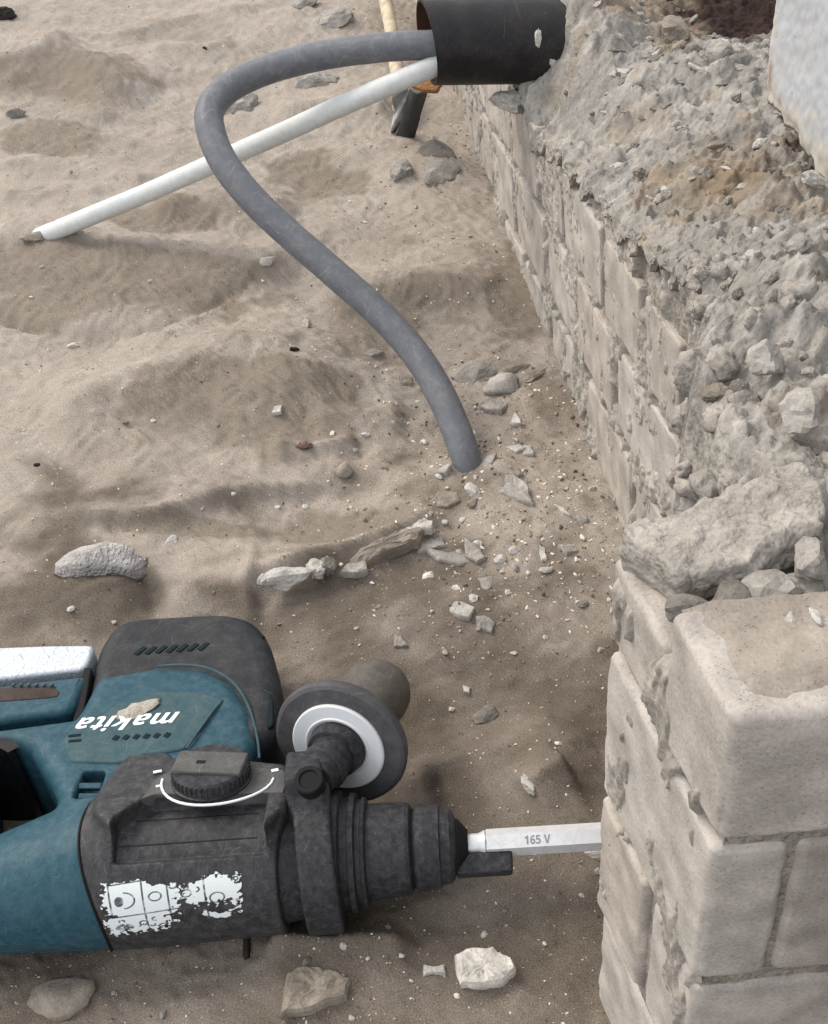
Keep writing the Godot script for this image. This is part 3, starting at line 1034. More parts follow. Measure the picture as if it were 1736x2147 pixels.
# ------------------------------------------------------------------ pipes
func build_pipes() -> void:
	var ax := Vector3(1.0, -0.0, -0.03).normalized()
	var O := spot(905, 88, 0.19)
	var t := thing("black_pipe", "short thick black plastic pipe bedded in the rubble, end open", "pipe", O)
	var P := PackedVector3Array()
	var Q := PackedVector3Array()
	var e1 := Vector3.UP
	var e2 := ax.cross(e1)
	var seg := 64
	var n := 50
	for k in n:
		for i in seg + 1:
			var a := TAU * i / seg
			var dir := e1 * cos(a) + e2 * sin(a)       # e2 points to the camera side
			var start := -0.0035 + 0.008 * sin(a) - 0.001 * cos(a)   # cut aslant
			var x := start + (0.098 - start) * k / (n - 1.0)
			var rr := 0.0292 * (1.0 + 0.012 * cos(2 * a))
			P.append(O + ax * x + dir * rr)
			Q.append(O + ax * x + dir * (rr - 0.0027))
	obj("pipe_body", sheet(seg + 1, n, P, null, true), M.black_pipe, t)
	obj("pipe_lining", sheet(seg + 1, n, Q), M.pipe_inside, t)
	var L := PackedVector3Array()
	for i in seg + 1: L.append(P[i])
	for i in seg + 1: L.append(Q[i])
	obj("pipe_rim", sheet(seg + 1, 2, L), M.black_pipe, t)
	var spl := obj("mortar_splash", stone(77, Vector3(0.004, 0.010, 0.003), 6, 0.3), M.white_stone, t)
	spl.position = spot(1129, 84, 0.207) + Vector3(0, 0.002, 0.002) - O

	var hose := []
	for q in [[1010, 78, 0.192], [960, 86, 0.191], [918, 93, 0.190], [820, 98, 0.188], [700, 112, 0.182], [600, 134, 0.176], [525, 160, 0.170], [470, 192, 0.165], [440, 232, 0.159], [444, 282, 0.150], [472, 345, 0.138], [530, 418, 0.122], [610, 494, 0.104], [700, 572, 0.086], [790, 652, 0.068], [862, 730, 0.052], [915, 810, 0.038], [952, 890, 0.025], [975, 955, 0.014], [985, 1000, 0.002]]:
		hose.append(spot(q[0], q[1], q[2]))
	hose.append(spot(991, 1030, -0.008))
	hose.append(spot(996, 1062, -0.024))
	var rad := func(o: float, a: float, p: Vector3) -> float:
		return 0.0101 * (1.0 + 0.018 * n_mid.get_noise_1d(o * 60.0) + 0.02 * exp(-pow(wrapf(a - 1.9, -PI, PI) / 0.25, 2)) * ss(0.5, 0.8, o))
	tag(obj("grey_conduit", tube(hose, rad, 28, 0.003), M.conduit), "thick grey flexible conduit looping from the black pipe down into the sand", "conduit")

	var wp := []
	for q in [[1000, 118, 0.179], [940, 130, 0.179], [905, 142, 0.177], [860, 160, 0.173], [790, 190, 0.163], [700, 229, 0.143], [600, 275, 0.121], [500, 319, 0.099], [400, 364, 0.077], [300, 408, 0.055], [200, 449, 0.041], [120, 482, 0.024], [60, 505, 0.008], [0, 532, -0.010], [-40, 552, -0.026]]:
		wp.append(spot(q[0], q[1], q[2]))
	tag(obj("white_pipe", tube(wp, func(o, a, p): return 0.0073 * (1.0 + 0.02 * n_mid.get_noise_1d(o * 80)), 24, 0.004), M.white_pipe), "thin white pipe running from the black pipe to the sand at left", "pipe")

	var cr := []
	for q in [[800, -60, 0.05], [808, 0, 0.04], [820, 60, 0.032], [830, 130, 0.03], [836, 190, 0.026], [838, 235, 0.018]]:
		cr.append(spot(q[0], q[1], q[2]))
	tag(obj("cream_hose", tube(cr, func(o, a, p): return 0.0068 * (1.0 + 0.07 * n_mid.get_noise_1d(o * 90)), 16, 0.004, true), M.cream), "cream coloured hose hanging upright behind the grey conduit", "hose")

	var fl := thing("torn_plastic_flap", "dark torn plastic flap with pale lining standing in the sand under the pipes", "plastic scrap", on_sand(845, 290))
	var P2 := PackedVector3Array()
	var P3 := PackedVector3Array()
	for j in 14:
		for i in 10:
			var u := i / 9.0
			var v := j / 13.0
			var le: Vector2 = Vector2(862, 186).lerp(Vector2(832, 286), v)
			var ri: Vector2 = Vector2(893, 196).lerp(Vector2(866, 295), v)
			var q := le.lerp(ri, u)
			q.y += 8.0 * u * (1 - u) * (1.0 if v > 0.5 else -0.5)
			P2.append(spot(q.x, q.y, 0.075 * (1 - v) - 0.004 + 0.006 * sin(u * 3.0)) + Vector3(0, 0, 0.004 * sin(u * 4.0 + v * 3.0)))
			var l2: Vector2 = Vector2(838, 190).lerp(Vector2(818, 282), v)
			l2.x -= 14.0 * maxf(0.0, sin(v * 5.0 + 0.6))
			var q2 := l2.lerp(le, u)
			P3.append(spot(q2.x, q2.y, 0.07 * (1 - v) - 0.004 + 0.004 * sin(u * 6 + v * 8)) + Vector3(0, 0, -0.004))
	obj("flap", thick_sheet(10, 14, P2, 0.0016), M.flap, fl)
	obj("torn_lining", thick_sheet(10, 14, P3, 0.0008), M.foil, fl)
	put("rusty_scrap", flake(91, [Vector2(-0.013, -0.004), Vector2(0.006, -0.008), Vector2(0.014, 0.0), Vector2(0.008, 0.008), Vector2(-0.004, 0.004)], 0.004), M.rust, spot(893, 180, 0.115), Vector3(0.5, 0.2, 0.2), "small rust brown scrap sticking out below the end of the black pipe", "scrap")

func thick_sheet(nu: int, nv: int, P: PackedVector3Array, th: float) -> ArrayMesh:
	var a := sheet(nu, nv, P)
	var st := SurfaceTool.new()
	st.append_from(a, 0, Transform3D())
	var N: PackedVector3Array = a.surface_get_arrays(0)[Mesh.ARRAY_NORMAL]
	var Q := PackedVector3Array()
	for k in P.size(): Q.append(P[k] - N[k] * th)
	st.append_from(sheet(nu, nv, Q, null, true), 0, Transform3D())
	var rim := []
	for i in nu: rim.append(i)
	for j in range(1, nv): rim.append(j * nu + nu - 1)
	for i in range(nu - 2, -1, -1): rim.append((nv - 1) * nu + i)
	for j in range(nv - 2, -1, -1): rim.append(j * nu)
	var E := PackedVector3Array()
	for k in rim: E.append(P[k])
	for k in rim: E.append(Q[k])
	st.append_from(sheet(rim.size(), 2, E), 0, Transform3D())
	return st.commit()

# ------------------------------------------------------------------ the rotary hammer
var HA := Vector3.ZERO      # axis of the barrel
var HX := Vector3.ZERO
var HU := Vector3.ZERO      # up, square to the axis
var HN := Vector3.ZERO      # towards the camera, square to the axis
var teal_poly := PackedVector2Array()
var plate_poly := PackedVector2Array()
var teal_left := -1.0
var col_x := 1e9
var col_z := 1e9
var col_d := 0.0
const HY := 0.031

func ht(u: float) -> float:      # distance along the barrel of a surveyed column
	return (u - 205.0) / 755.0 * spot(205, 1825, HY).distance_to(spot(960, 1772, HY))

func drum(t: float, r: float, deg: float) -> Vector3:    # a point round the barrel, 0 degrees is up, positive towards the camera
	var a := deg_to_rad(deg)
	return HA + HX * t + (HU * cos(a) + HN * sin(a)) * r

func teal_top(x: float, z: float) -> float:
	return 0.063 + 0.13 * (z + 0.37)

func plate_top(x: float, z: float) -> float:
	return 0.0665 + 0.34 * (z + 0.378)

func in_poly(x: float, z: float, poly: PackedVector2Array) -> float:
	if x != col_x or z != col_z:
		col_d = poly_d(Vector2(x, z), poly)
		col_x = x
		col_z = z
	return col_d

func teal_sdf(x: float, y: float, z: float) -> float:
	var d := in_poly(x, z, teal_poly)
	var e := smax(d, y - teal_top(x, z), 0.011)
	e = maxf(e, -0.03 - y)
	var p := Vector3(x, y, z) - HA
	var t := p.dot(HX)
	var q := (p - HX * t + HN * 0.20 * minf(t, 0.0)).length()
	var rr := 0.0365 + 0.21 * minf(t, 0.0)
	var w0 := p.dot(HN) / 0.036
	var b := smax(q - rr, t - 0.0095 * w0 * w0 - 0.003, 0.002)
	e = smin(e, b, 0.005)
	e = smax(e, teal_left - x, 0.010)
	# louvre
	var l := (Vector3(x, y, z) - spot(192, 1655, 0.058)).abs() - Vector3(0.0055, 0.006, 0.0085)
	e = smax(e, -maxf(l.x, maxf(l.y, l.z)), 0.001)
	return e

func gear_sdf(x: float, y: float, z: float) -> float:
	var p := Vector3(x, y, z) - HA
	var t := p.dot(HX)
	var w := p.dot(HN)
	var h := p.dot(HU)
	var q := sqrt(w * w + h * h)
	var t1 := ht(600)
	var rr := 0.0372 - 0.03 * maxf(t - 0.03, 0.0)
	var joint := 0.0095 * pow(w / 0.036, 2) - t       # the joint with the teal shell is bowed
	var b := smax(q - rr, maxf(t - t1, joint), 0.0018)
	var d := in_poly(x, z, plate_poly)
	var e := smax(d, y - plate_top(x, z), 0.0035)
	e = smax(maxf(e, HA.y - 0.015 - y), 0.0095 * pow(w / 0.036, 2) * ss(-0.05, -0.03, w) + 0.0095 * 1.2 * ss(-0.03, -0.05, w) - t, 0.0015)
	var g := smin(b, e, 0.008)
	var an := rad_to_deg(atan2(w, h))
	if q > 0.02:
		var c0 := maxf(absf(t - ht(430)) - ht(205 + 150), absf(an - 6.0) / 57.3 * 0.036 - 0.0150)
		c0 = maxf(c0, (ht(300) - t) * 0.7 + (-4.0 - an) / 57.3 * 0.036 * 0.7)     # clipped corner
		g = smax(g, -maxf(c0, 0.0328 - q), 0.0012)
	return g

func inlay(center: Vector3, size: Vector3, bs: Basis, r := 0.0004) -> ArrayMesh:
	return box_at(size, r, Transform3D(bs, center))

func build_hammer() -> void:
	HA = spot(205, 1825, HY)
	HX = (spot(960, 1772, HY) - HA).normalized()
	HU = (Vector3.UP - HX * HX.y).normalized()
	HN = HX.cross(HU).normalized()
	if HN.z < 0: HN = -HN
	var w := thing("rotary_hammer", "dusty teal and black rotary hammer drill lying on its side on the sand", "power tool", spot(400, 1760, 0.0))
	# teal shell
	teal_poly = outline([[-110, 1540, 0.055], [0, 1523, 0.055], [152, 1500, 0.055], [165, 1478, 0.055], [203, 1416, 0.05], [330, 1396, 0.048], [430, 1400, 0.048], [490, 1430, 0.05], [527, 1490, 0.052], [540, 1560, 0.055], [515, 1610, 0.055], [400, 1660, 0.055], [300, 1720, 0.055], [240, 1800, 0.05],
		[160, 1770, 0.05], [142, 1728, 0.02], [120, 1710, 0.0], [60, 1700, 0.0], [0, 1698, 0.0], [-110, 1698, 0.0]])
	col_x = 1e9
	var lo := spot(-95, 1390, 0.05)
	teal_left = lo.x + 0.003
	obj("teal_housing", nets(Vector3(lo.x, -0.03, -0.475), Vector3(-0.115, 0.085, -0.285), 0.00165, teal_sdf), M.teal, w)
	# raised dusty side panel
	obj("side_panel", slab(outline([[168, 1508, 0.058], [215, 1490, 0.058], [268, 1455, 0.058], [310, 1442, 0.058], [420, 1442, 0.058], [468, 1462, 0.058], [440, 1500, 0.06], [386, 1572, 0.06], [300, 1588, 0.06], [252, 1604, 0.06], [152, 1606, 0.058], [141, 1584, 0.056], [136, 1560, 0.055]]), 0.045, func(x, z): return teal_top(x, z) + 0.0011, 0.0015), M.teal_dust, w)
	var bs := Basis(Vector3(1, 0, 0), atan(-0.13))
	for k in 6:
		obj("vent_slot", inlay(_on_teal(243 + k * 21.5, 1547 - k * 1.2, 0.0012), Vector3(0.0030, 0.0006, 0.0034), bs * Basis(Vector3.UP, -0.45)), M.hole, w)
	for k in 2:
		obj("vent_slot", inlay(_on_teal(156 + k * 1.0, 1542 + k * 11, 0.0012), Vector3(0.0062, 0.0006, 0.0018), bs * Basis(Vector3.UP, 0.12)), M.hole, w)
	for k in 2:
		obj("louvre_bar", inlay(_on_teal(191, 1650 + k * 22, -0.0035), Vector3(0.011, 0.004, 0.0030), bs * Basis(Vector3(1, 0, 0), 0.4), 0.0006), M.teal, w)
	obj("crease_line", tube([_on_teal(466, 1468, 0.0004), _on_teal(440, 1500, 0.0016), _on_teal(390, 1570, 0.0016)], func(o, a, p): return 0.0006, 8), M.teal_dust, w)
	# name on the side, upside down as it lies
	var tm := TextMesh.new()
	var sf := SystemFont.new()
	sf.font_names = PackedStringArray(["Droid Sans"])
	sf.font_weight = 700
	tm.font = sf
	tm.text = "makita"
	tm.font_size = 64
	tm.pixel_size = 0.001
	tm.depth = 0.004
	var bb := tm.get_aabb()
	var p0 := _on_teal(366, 1508, 0.0013)
	var p1 := _on_teal(160, 1521, 0.0013)
	var bx := (p1 - p0).normalized()
	var bz := Vector3(0, 1, -0.13).normalized()
	var by := bz.cross(bx).normalized()
	var kx := p0.distance_to(p1) / bb.size.x
	var ky := 0.0105 / bb.size.y
	var tb := Basis(bx * kx, (by + bx * 0.42) * ky, bz * 0.1)
	var cen := (p0 + p1) / 2
	obj("lettering", moved(tm, Transform3D(tb, cen + tb * -(bb.position + bb.size / 2))), M.print, w)
	var sp := obj("mortar_splat", stone(5, Vector3(0.021, 0.0022, 0.0085), 5, 0.35, true), M.splat, w)
	sp.position += _on_teal(283, 1492, 0.0012)
	sp.rotation = Vector3(-0.1, 0.52, 0)

	# black cover round the motor end
	var cover_top := func(x: float, z: float) -> float: return 0.056 + 0.17 * (z + 0.405)
	var cp := outline([[172, 1505, 0.05], [187, 1412, 0.047], [206, 1366, 0.036], [243, 1318, 0.031], [300, 1304, 0.030], [390, 1298, 0.030], [478, 1293, 0.030], [534, 1309, 0.030], [566, 1348, 0.032], [584, 1410, 0.04], [597, 1475, 0.03], [598, 1535, 0.03], [590, 1590, 0.03], [560, 1620, 0.03], [450, 1640, 0.04], [250, 1600, 0.05]])
	obj("motor_cover", slab(cp, -0.02, cover_top, 0.011), M.cover, w)
	obj("trim_line", tube([spot(250, 1322, 0.037), spot(300, 1311, 0.037), spot(390, 1305, 0.037), spot(470, 1300, 0.037), spot(520, 1311, 0.037), spot(552, 1338, 0.037)], func(o, a, p): return 0.0012, 10), M.hole, w)
	var rim := []
	for q in [[330, 1397], [380, 1394], [430, 1399], [462, 1412], [490, 1432], [512, 1462], [528, 1500], [540, 1550], [544, 1590]]:
		rim.append(spot(q[0], q[1], 0.0535))
	obj("rim_seam", tube(rim, func(o, a, p): return 0.0007, 8), M.teal_dust, w)
	for k in 7:
		var c := spot(292 + k * 22, 1357 - k * 1.8, 0.047)
		c.y = cover_top.call(c.x, c.z) + 0.0003
		obj("vent_slot", inlay(c, Vector3(0.0030, 0.0007, 0.0074), Basis(Vector3(1, 0, 0), atan(-0.22)) * Basis(Vector3.UP, -0.5)), M.hole, w)
	obj("side_scoop", slab(outline([[553, 1440, 0.045], [562, 1436, 0.045], [578, 1490, 0.04], [583, 1560, 0.035], [570, 1560, 0.04], [556, 1500, 0.045]]), 0.02, func(x, z): return cover_top.call(x, z) - 0.0015, 0.001), M.hole, w)

	# battery and handle at the left
	var b := obj("battery", slab(outline([[-110, 1440, 0.05], [0, 1428, 0.05], [182, 1404, 0.05], [168, 1440, 0.05], [150, 1492, 0.05], [0, 1514, 0.05], [-110, 1530, 0.05]]), -0.02, func(x, z): return teal_top(x, z) - 0.005, 0.004), M.teal, w)
	obj("finger_recess", slab(outline([[-110, 1444, 0.05], [0, 1438, 0.05], [105, 1434, 0.05], [124, 1446, 0.05], [121, 1458, 0.05], [100, 1462, 0.05], [0, 1470, 0.05], [-110, 1478, 0.05]]), 0.03, func(x, z): return teal_top(x, z) - 0.0044, 0.0008), M.pocket, b)
	for k in 6:
		obj("recess_rib", inlay(_on_teal(28 + k * 16, 1436, -0.0035), Vector3(0.0016, 0.0016, 0.0022), Basis(Vector3.UP, -0.5)), M.flange, b)
	obj("battery_label", slab(outline([[-110, 1352, 0.045], [0, 1347, 0.045], [100, 1343, 0.045], [194, 1342, 0.045], [188, 1372, 0.045], [176, 1399, 0.045], [0, 1421, 0.045], [-110, 1432, 0.045]]), -0.02, func(x, z): return 0.047 + 0.10 * (z + 0.43), 0.0025), M.silver, w)
	obj("seam", slab(outline([[176, 1398, 0.046], [192, 1398, 0.046], [180, 1440, 0.05], [168, 1500, 0.05], [148, 1505, 0.05], [152, 1470, 0.05]]), 0.0, func(x, z): return 0.046, 0.001), M.dark, w)
	obj("rubber_grip", slab(outline([[-70, 1560, 0.055], [0, 1564, 0.055], [28, 1580, 0.055], [48, 1612, 0.045], [56, 1655, 0.02], [56, 1706, 0.0], [0, 1706, 0.0], [-70, 1706, 0.0]]), -0.01, func(x, z): return teal_top(x, z) + 0.0012, 0.003), M.gloss, w)

	obj("rear_bow", slab(outline([[-60, 1540, 0.05], [-130, 1548, 0.05], [-180, 1620, 0.05], [-190, 1760, 0.05], [-170, 1900, 0.03], [-110, 1960, 0.02], [-55, 1950, 0.02], [-55, 1790, 0.05], [-110, 1760, 0.05], [-112, 1700, 0.05], [-60, 1690, 0.05]]), -0.01, func(x, z): return teal_top(x, z) - 0.006, 0.010), M.teal, w)
	# gear housing
	plate_poly = outline([[262, 1580, 0.06], [300, 1572, 0.06], [352, 1568, 0.06], [366, 1590, 0.06], [380, 1585, 0.06], [480, 1590, 0.06], [600, 1606, 0.06], [611, 1640, 0.06], [606, 1720, 0.06], [560, 1800, 0.055], [260, 1800, 0.055], [212, 1740, 0.06], [216, 1690, 0.06], [236, 1630, 0.06]])
	col_x = 1e9
	obj("gear_housing", nets(Vector3(-0.235, -0.012, -0.425), Vector3(-0.105, 0.085, -0.300), 0.0014, gear_sdf), M.gear, w)
	obj("pocket_panel", lathe([Vector2(ht(262), 0.0322), Vector2(ht(596), 0.0322)], HA, HX, 72), M.panel, w)
	for k in 2:
		obj("pocket_rib", tube([drum(ht(285), 0.0324, -6 + k * 22), drum(ht(560), 0.0324, -6 + k * 22)], func(o, a, p): return 0.0006, 8, 0.01), M.gloss, w)
	obj("neck", lathe([Vector2(ht(590), 0.031), Vector2(ht(640), 0.029), Vector2(ht(690), 0.029)], HA, HX, 64), M.black, w)

	var seam := []
	for k in 40:
		var an := -52.0 + 175.0 * k / 39.0
		var sw := sin(deg_to_rad(an))
		seam.append(drum(0.0095 * sw * sw + 0.0004, 0.0370, an))
	obj("joint_seam", tube(seam, func(o, a, p): return 0.0006, 8, 0.002), M.dark, w)
	# mode dial: white scale, knob
	var np := Vector3(0, 1, -0.34).normalized()
	var pb := Basis(Vector3(1, 0, 0), np.cross(Vector3(1, 0, 0)) * -1.0, Vector3.ZERO)
	var px := Vector3(1, 0, 0.04).normalized()
	var pz := px.cross(np).normalized()
	pb = Basis(px, np, pz)
	var kc := spot(440, 1618, 0.0735)
	kc.y = plate_top(kc.x, kc.z)
	kc.y += 0.0
	obj("dial_plate", slab(outline([[376, 1596, 0.066], [480, 1598, 0.066], [594, 1612, 0.066], [605, 1640, 0.064], [598, 1682, 0.064], [556, 1676, 0.066], [330, 1680, 0.066], [300, 1694, 0.066], [326, 1640, 0.066]]), 0.05, func(x, z): return plate_top(x, z) + 0.0005, 0.0006), M.grey_case, w)
	var arc := []
	for k in 25:
		var an := deg_to_rad(-4.0 + 180.0 * k / 24.0)
		var q := kc + px * cos(an) * 0.0262 + pz * sin(an) * (0.0205 - 0.003 * cos(an)) + px * 0.003
		q.y = plate_top(q.x, q.z) + 0.0008
		arc.append(q)
	var dial := obj("dial_scale", tube(arc, func(o, a, p): return 0.00065, 8), M.print, w)
	for q in [[331, 1620, 0.004, 0.0018], [334, 1652, 0.0026, 0.0014], [577, 1617, 0.0034, 0.0022], [428, 1664, 0.0022, 0.0024], [441, 1664, 0.0028, 0.0008], [441, 1661, 0.0009, 0.0026], [446, 1667, 0.0022, 0.0008]]:
		var c := spot(q[0], q[1], 0.066)
		c = spot(q[0], q[1], plate_top(c.x, c.z))
		c.y = plate_top(c.x, c.z) + 0.0009
		obj("dial_symbol", inlay(c, Vector3(q[2], 0.0006, q[3]), pb * Basis(Vector3.UP, 0.4), 0.0002), M.print, dial)
	var knob := obj("mode_knob", lathe([Vector2(0.0, 0.0185), Vector2(0.0015, 0.0188), Vector2(0.002, 0.0178), Vector2(0.0076, 0.0178), Vector2(0.0086, 0.0168), Vector2(0.0086, 0.002)], kc, np, 64), M.black, w)
	for k in 44:
		var an := TAU * k / 44.0
		obj("knob_rib", inlay(kc + np * 0.0050 + (px * cos(an) + pz * sin(an)) * 0.0178, Vector3(0.0011, 0.0048, 0.0011), Basis((px * cos(an) + pz * sin(an)), np, (px * cos(an) + pz * sin(an)).cross(np)), 0.0003), M.black, knob)
	obj("knob_bar", inlay(kc + np * 0.0090, Vector3(0.033, 0.003, 0.017), pb, 0.0012), M.grey_case, knob)
	obj("knob_mark", inlay(kc + np * 0.01055 - px * 0.004 + pz * 0.001, Vector3(0.0042, 0.0004, 0.0024), pb, 0.0001), M.dark, knob)

	# torn warning sticker
	var nu := 230
	var nv := 150
	var SP := PackedVector3Array()
	var UV := PackedVector2Array()
	var keep := PackedByteArray()
	for j in nv:
		for i in nu:
			var u := i / (nu - 1.0)
			var v := j / (nv - 1.0)
			var tt := lerpf(ht(252), ht(530), u)
			SP.append(drum(tt, 0.0372 - 0.03 * maxf(tt - 0.03, 0.0) + 0.0004, lerpf(38, 84, v - 0.10 * u + 0.05)))
			UV.append(Vector2(u, v))
			var n := 0.10 * n_low.get_noise_2d(u * 15, v * 9) + 0.05 * n_low.get_noise_2d(u * 6 + 5, v * 4)
			var left := u < 0.56 + n * 1.2 - 0.30 * maxf(0.0, v - 0.45) and u > 0.03 + n * 0.5 and v > 0.06 + n * 0.5 + (0.03 if u < 0.33 else 0.10) * ss(0.3, 0.36, u) and v < 0.93 + n - 0.5 * maxf(0.0, u - 0.42)
			if v > 0.55 and v < 0.62 and u < 0.10 + n: left = false
			var right := u > 0.585 + n * 0.5 and u < 0.99 + n * 0.6 and v > 0.13 + n + 0.14 * maxf(0.0, 0.72 - u) / 0.14 and v < 0.50 + n * 1.4 + 0.22 * (u - 0.6)
			var tail := u > 0.70 + n and u < 0.95 + n and absf(v - (0.80 - 0.9 * pow(u - 0.86, 2) * 8.0 * 0.2 - 0.5 * absf(u - 0.84))) < 0.055 + n * 0.5
			keep.append(1 if left or right or tail else 0)
	obj("warning_sticker", sheet(nu, nv, SP, null, false, keep, UV), M.sticker, w)

	# clamp of the side handle
	var ct := ht(668)
	var boss := drum(ct, 0.036, -30)
	var bd := (boss - drum(ct, 0, 0)).normalized()
	var bside := HX.cross(bd).normalized()
	var cf := func(x: float, y: float, z: float) -> float:
		var p := Vector3(x, y, z) - HA
		var t := p.dot(HX)
		var q := (p - HX * t).length()
		var lean := 0.0035 * p.dot(HN) / 0.036
		var a := smax(absf(q - 0.0325) - 0.0048, absf(t - ct - lean) - 0.0086, 0.002)
		var l := Vector3(x, y, z) - boss
		var k := Vector3(absf(l.dot(HX) - lean + 0.002) - 0.0088, absf(l.dot(bd)) - 0.0120, absf(l.dot(bside)) - 0.0165)
		var e := smax(smax(k.x, k.y, 0.003), k.z, 0.003)
		return smin(a, e, 0.005)
	var cc := drum(ct, 0.012, -38)
	var clamp_part := obj("handle_clamp", nets(cc - Vector3(0.027, 0.056, 0.06), cc + Vector3(0.027, 0.056, 0.06), 0.0012, cf), M.black, w)
	var bolt := spot(653, 1648, 0.0725)
	var bn := Vector3(0, 0.9, 0.25).normalized()
	obj("bolt_recess", lathe([Vector2(-0.008, 0.0068), Vector2(0.0016, 0.0068), Vector2(0.0021, 0.0062), Vector2(0.0021, 0.0046), Vector2(0.0012, 0.0044)], _push(bolt, cf, bn), bn, 32), M.dark, clamp_part)

	# side handle, pointing away and down
	var hx := Vector3(0.25, -0.30, -0.91).normalized()
	var fc := spot(716, 1556, 0.052)
	var h := obj("side_handle_grip", lathe([Vector2(0.004, 0.014), Vector2(0.012, 0.0135), Vector2(0.024, 0.0150), Vector2(0.036, 0.0182), Vector2(0.044, 0.0189), Vector2(0.050, 0.0184), Vector2(0.055, 0.0162), Vector2(0.0565, 0.010)], fc, hx, 48), M.grip, w)
	obj("flange", lathe([Vector2(-0.0035, 0.020), Vector2(-0.0035, 0.0325), Vector2(-0.0025, 0.0342), Vector2(0.0, 0.0350), Vector2(0.003, 0.0342), Vector2(0.006, 0.0300), Vector2(0.008, 0.016)], fc, hx, 72), M.flange, h)
	obj("white_ring", lathe([Vector2(-0.0046, 0.0150), Vector2(-0.0056, 0.0162), Vector2(-0.0056, 0.0168), Vector2(-0.0050, 0.0172), Vector2(-0.0052, 0.0236), Vector2(-0.0046, 0.0243), Vector2(-0.003, 0.0243)], fc, hx, 72), M.ring, h)
	obj("handle_boss", lathe([Vector2(-0.034, 0.0095), Vector2(-0.026, 0.0105), Vector2(-0.025, 0.0118), Vector2(-0.020, 0.0120), Vector2(-0.0195, 0.0108), Vector2(-0.012, 0.0112), Vector2(-0.0115, 0.0134), Vector2(-0.004, 0.0150), Vector2(-0.003, 0.0166)], fc, hx, 48), M.black, h)

	# nose: collar, sleeve, chuck, tip
	obj("collar", lathe([Vector2(ht(700), 0.030), Vector2(ht(716), 0.0295), Vector2(ht(720), 0.0265), Vector2(ht(735), 0.0265), Vector2(ht(737), 0.0285), Vector2(ht(748), 0.0280), Vector2(ht(751), 0.0250), Vector2(ht(760), 0.0250), Vector2(ht(762), 0.0262), Vector2(ht(769), 0.0255), Vector2(ht(772), 0.022)], HA, HX, 72), M.black, w)
	obj("lock_sleeve", lathe([Vector2(ht(766), 0.0210), Vector2(ht(772), 0.0224), Vector2(ht(800), 0.0226), Vector2(ht(852), 0.0222), Vector2(ht(860), 0.0214), Vector2(ht(864), 0.0196)], HA, HX, 64), M.black, w)
	obj("sleeve_groove", lathe([Vector2(ht(860), 0.0186), Vector2(ht(880), 0.0186)], HA, HX, 48), M.dark, w)
	obj("chuck", lathe([Vector2(ht(869), 0.0192), Vector2(ht(874), 0.0206), Vector2(ht(890), 0.0207), Vector2(ht(922), 0.0196), Vector2(ht(925), 0.0184), Vector2(ht(944), 0.0176), Vector2(ht(952), 0.0160), Vector2(ht(957), 0.0125)], HA, HX, 64), M.black, w)
	obj("dust_cap", lathe([Vector2(ht(953), 0.0130), Vector2(ht(962), 0.0124), Vector2(ht(976), 0.0086), Vector2(ht(982), 0.0072), Vector2(ht(982), 0.005)], HA, HX, 48), M.dark, w)
	var tabc := spot(1016, 1812, 0.026)
	var tb2 := Basis(HX, HU, HX.cross(HU))
	obj("depth_stop_tab", box_at(Vector3(0.027, 0.011, 0.0105), 0.0015, Transform3D(tb2 * Basis(HX, 0.35), tabc)), M.black, w)
	# chisel bit
	var bx0 := ht(1015)
	var bdir := (HX + Vector3(0, 0.0, 0.012)).normalized()
	var bit := obj("chisel_bit", hexbar(HA + HX * bx0, bdir, 0.105, 0.0067), M.steel, w)
	obj("shank", lathe([Vector2(ht(950), 0.0050), Vector2(ht(1004), 0.0050), Vector2(ht(1018), 0.0064)], HA, HX, 32), M.steel, bit)
	var tm2 := TextMesh.new()
	tm2.font = sf
	tm2.text = "165 V"
	tm2.font_size = 32
	tm2.pixel_size = 0.001
	tm2.depth = 0.002
	var b2 := tm2.get_aabb()
	var fn := (HU * cos(deg_to_rad(30)) + HN * sin(deg_to_rad(30))).normalized()
	var ty := fn.cross(bdir).normalized()
	var k2 := 0.0125 / b2.size.x
	var tb3 := Basis(bdir * k2, ty * 0.0042 / b2.size.y, fn * 0.1)
	obj("bit_lettering", moved(tm2, Transform3D(tb3, HA + HX * bx0 + bdir * 0.026 + fn * 0.00585 + tb3 * -(b2.position + b2.size / 2))), M.engraved, bit)
	# thin dark strip on the sand below the housing
	put("dark_strip", tube([Vector3(0, 0.004, -0.011), Vector3(0.0004, 0.003, -0.002), Vector3(0.002, -0.001, 0.011)], func(o, a, p): return 0.0017, 8, 0.003, true), M.char, on_sand(516, 1978), Vector3(0, 0, 0), "short dark brown strip lying end on below the black drill housing", "strip")

func _push(p: Vector3, f: Callable, n: Vector3) -> Vector3:
	var q := p + n * 0.012
	for k in 60:
		var d: float = f.call(q.x, q.y, q.z)
		if d < 0.0003: break
		q -= n * maxf(d * 0.7, 0.0002)
	return q

func _on_teal(u: float, v: float, lift: float) -> Vector3:
	var p := spot(u, v, 0.06)
	for k in 3: p = spot(u, v, teal_top(p.x, p.z) + lift)
	return p

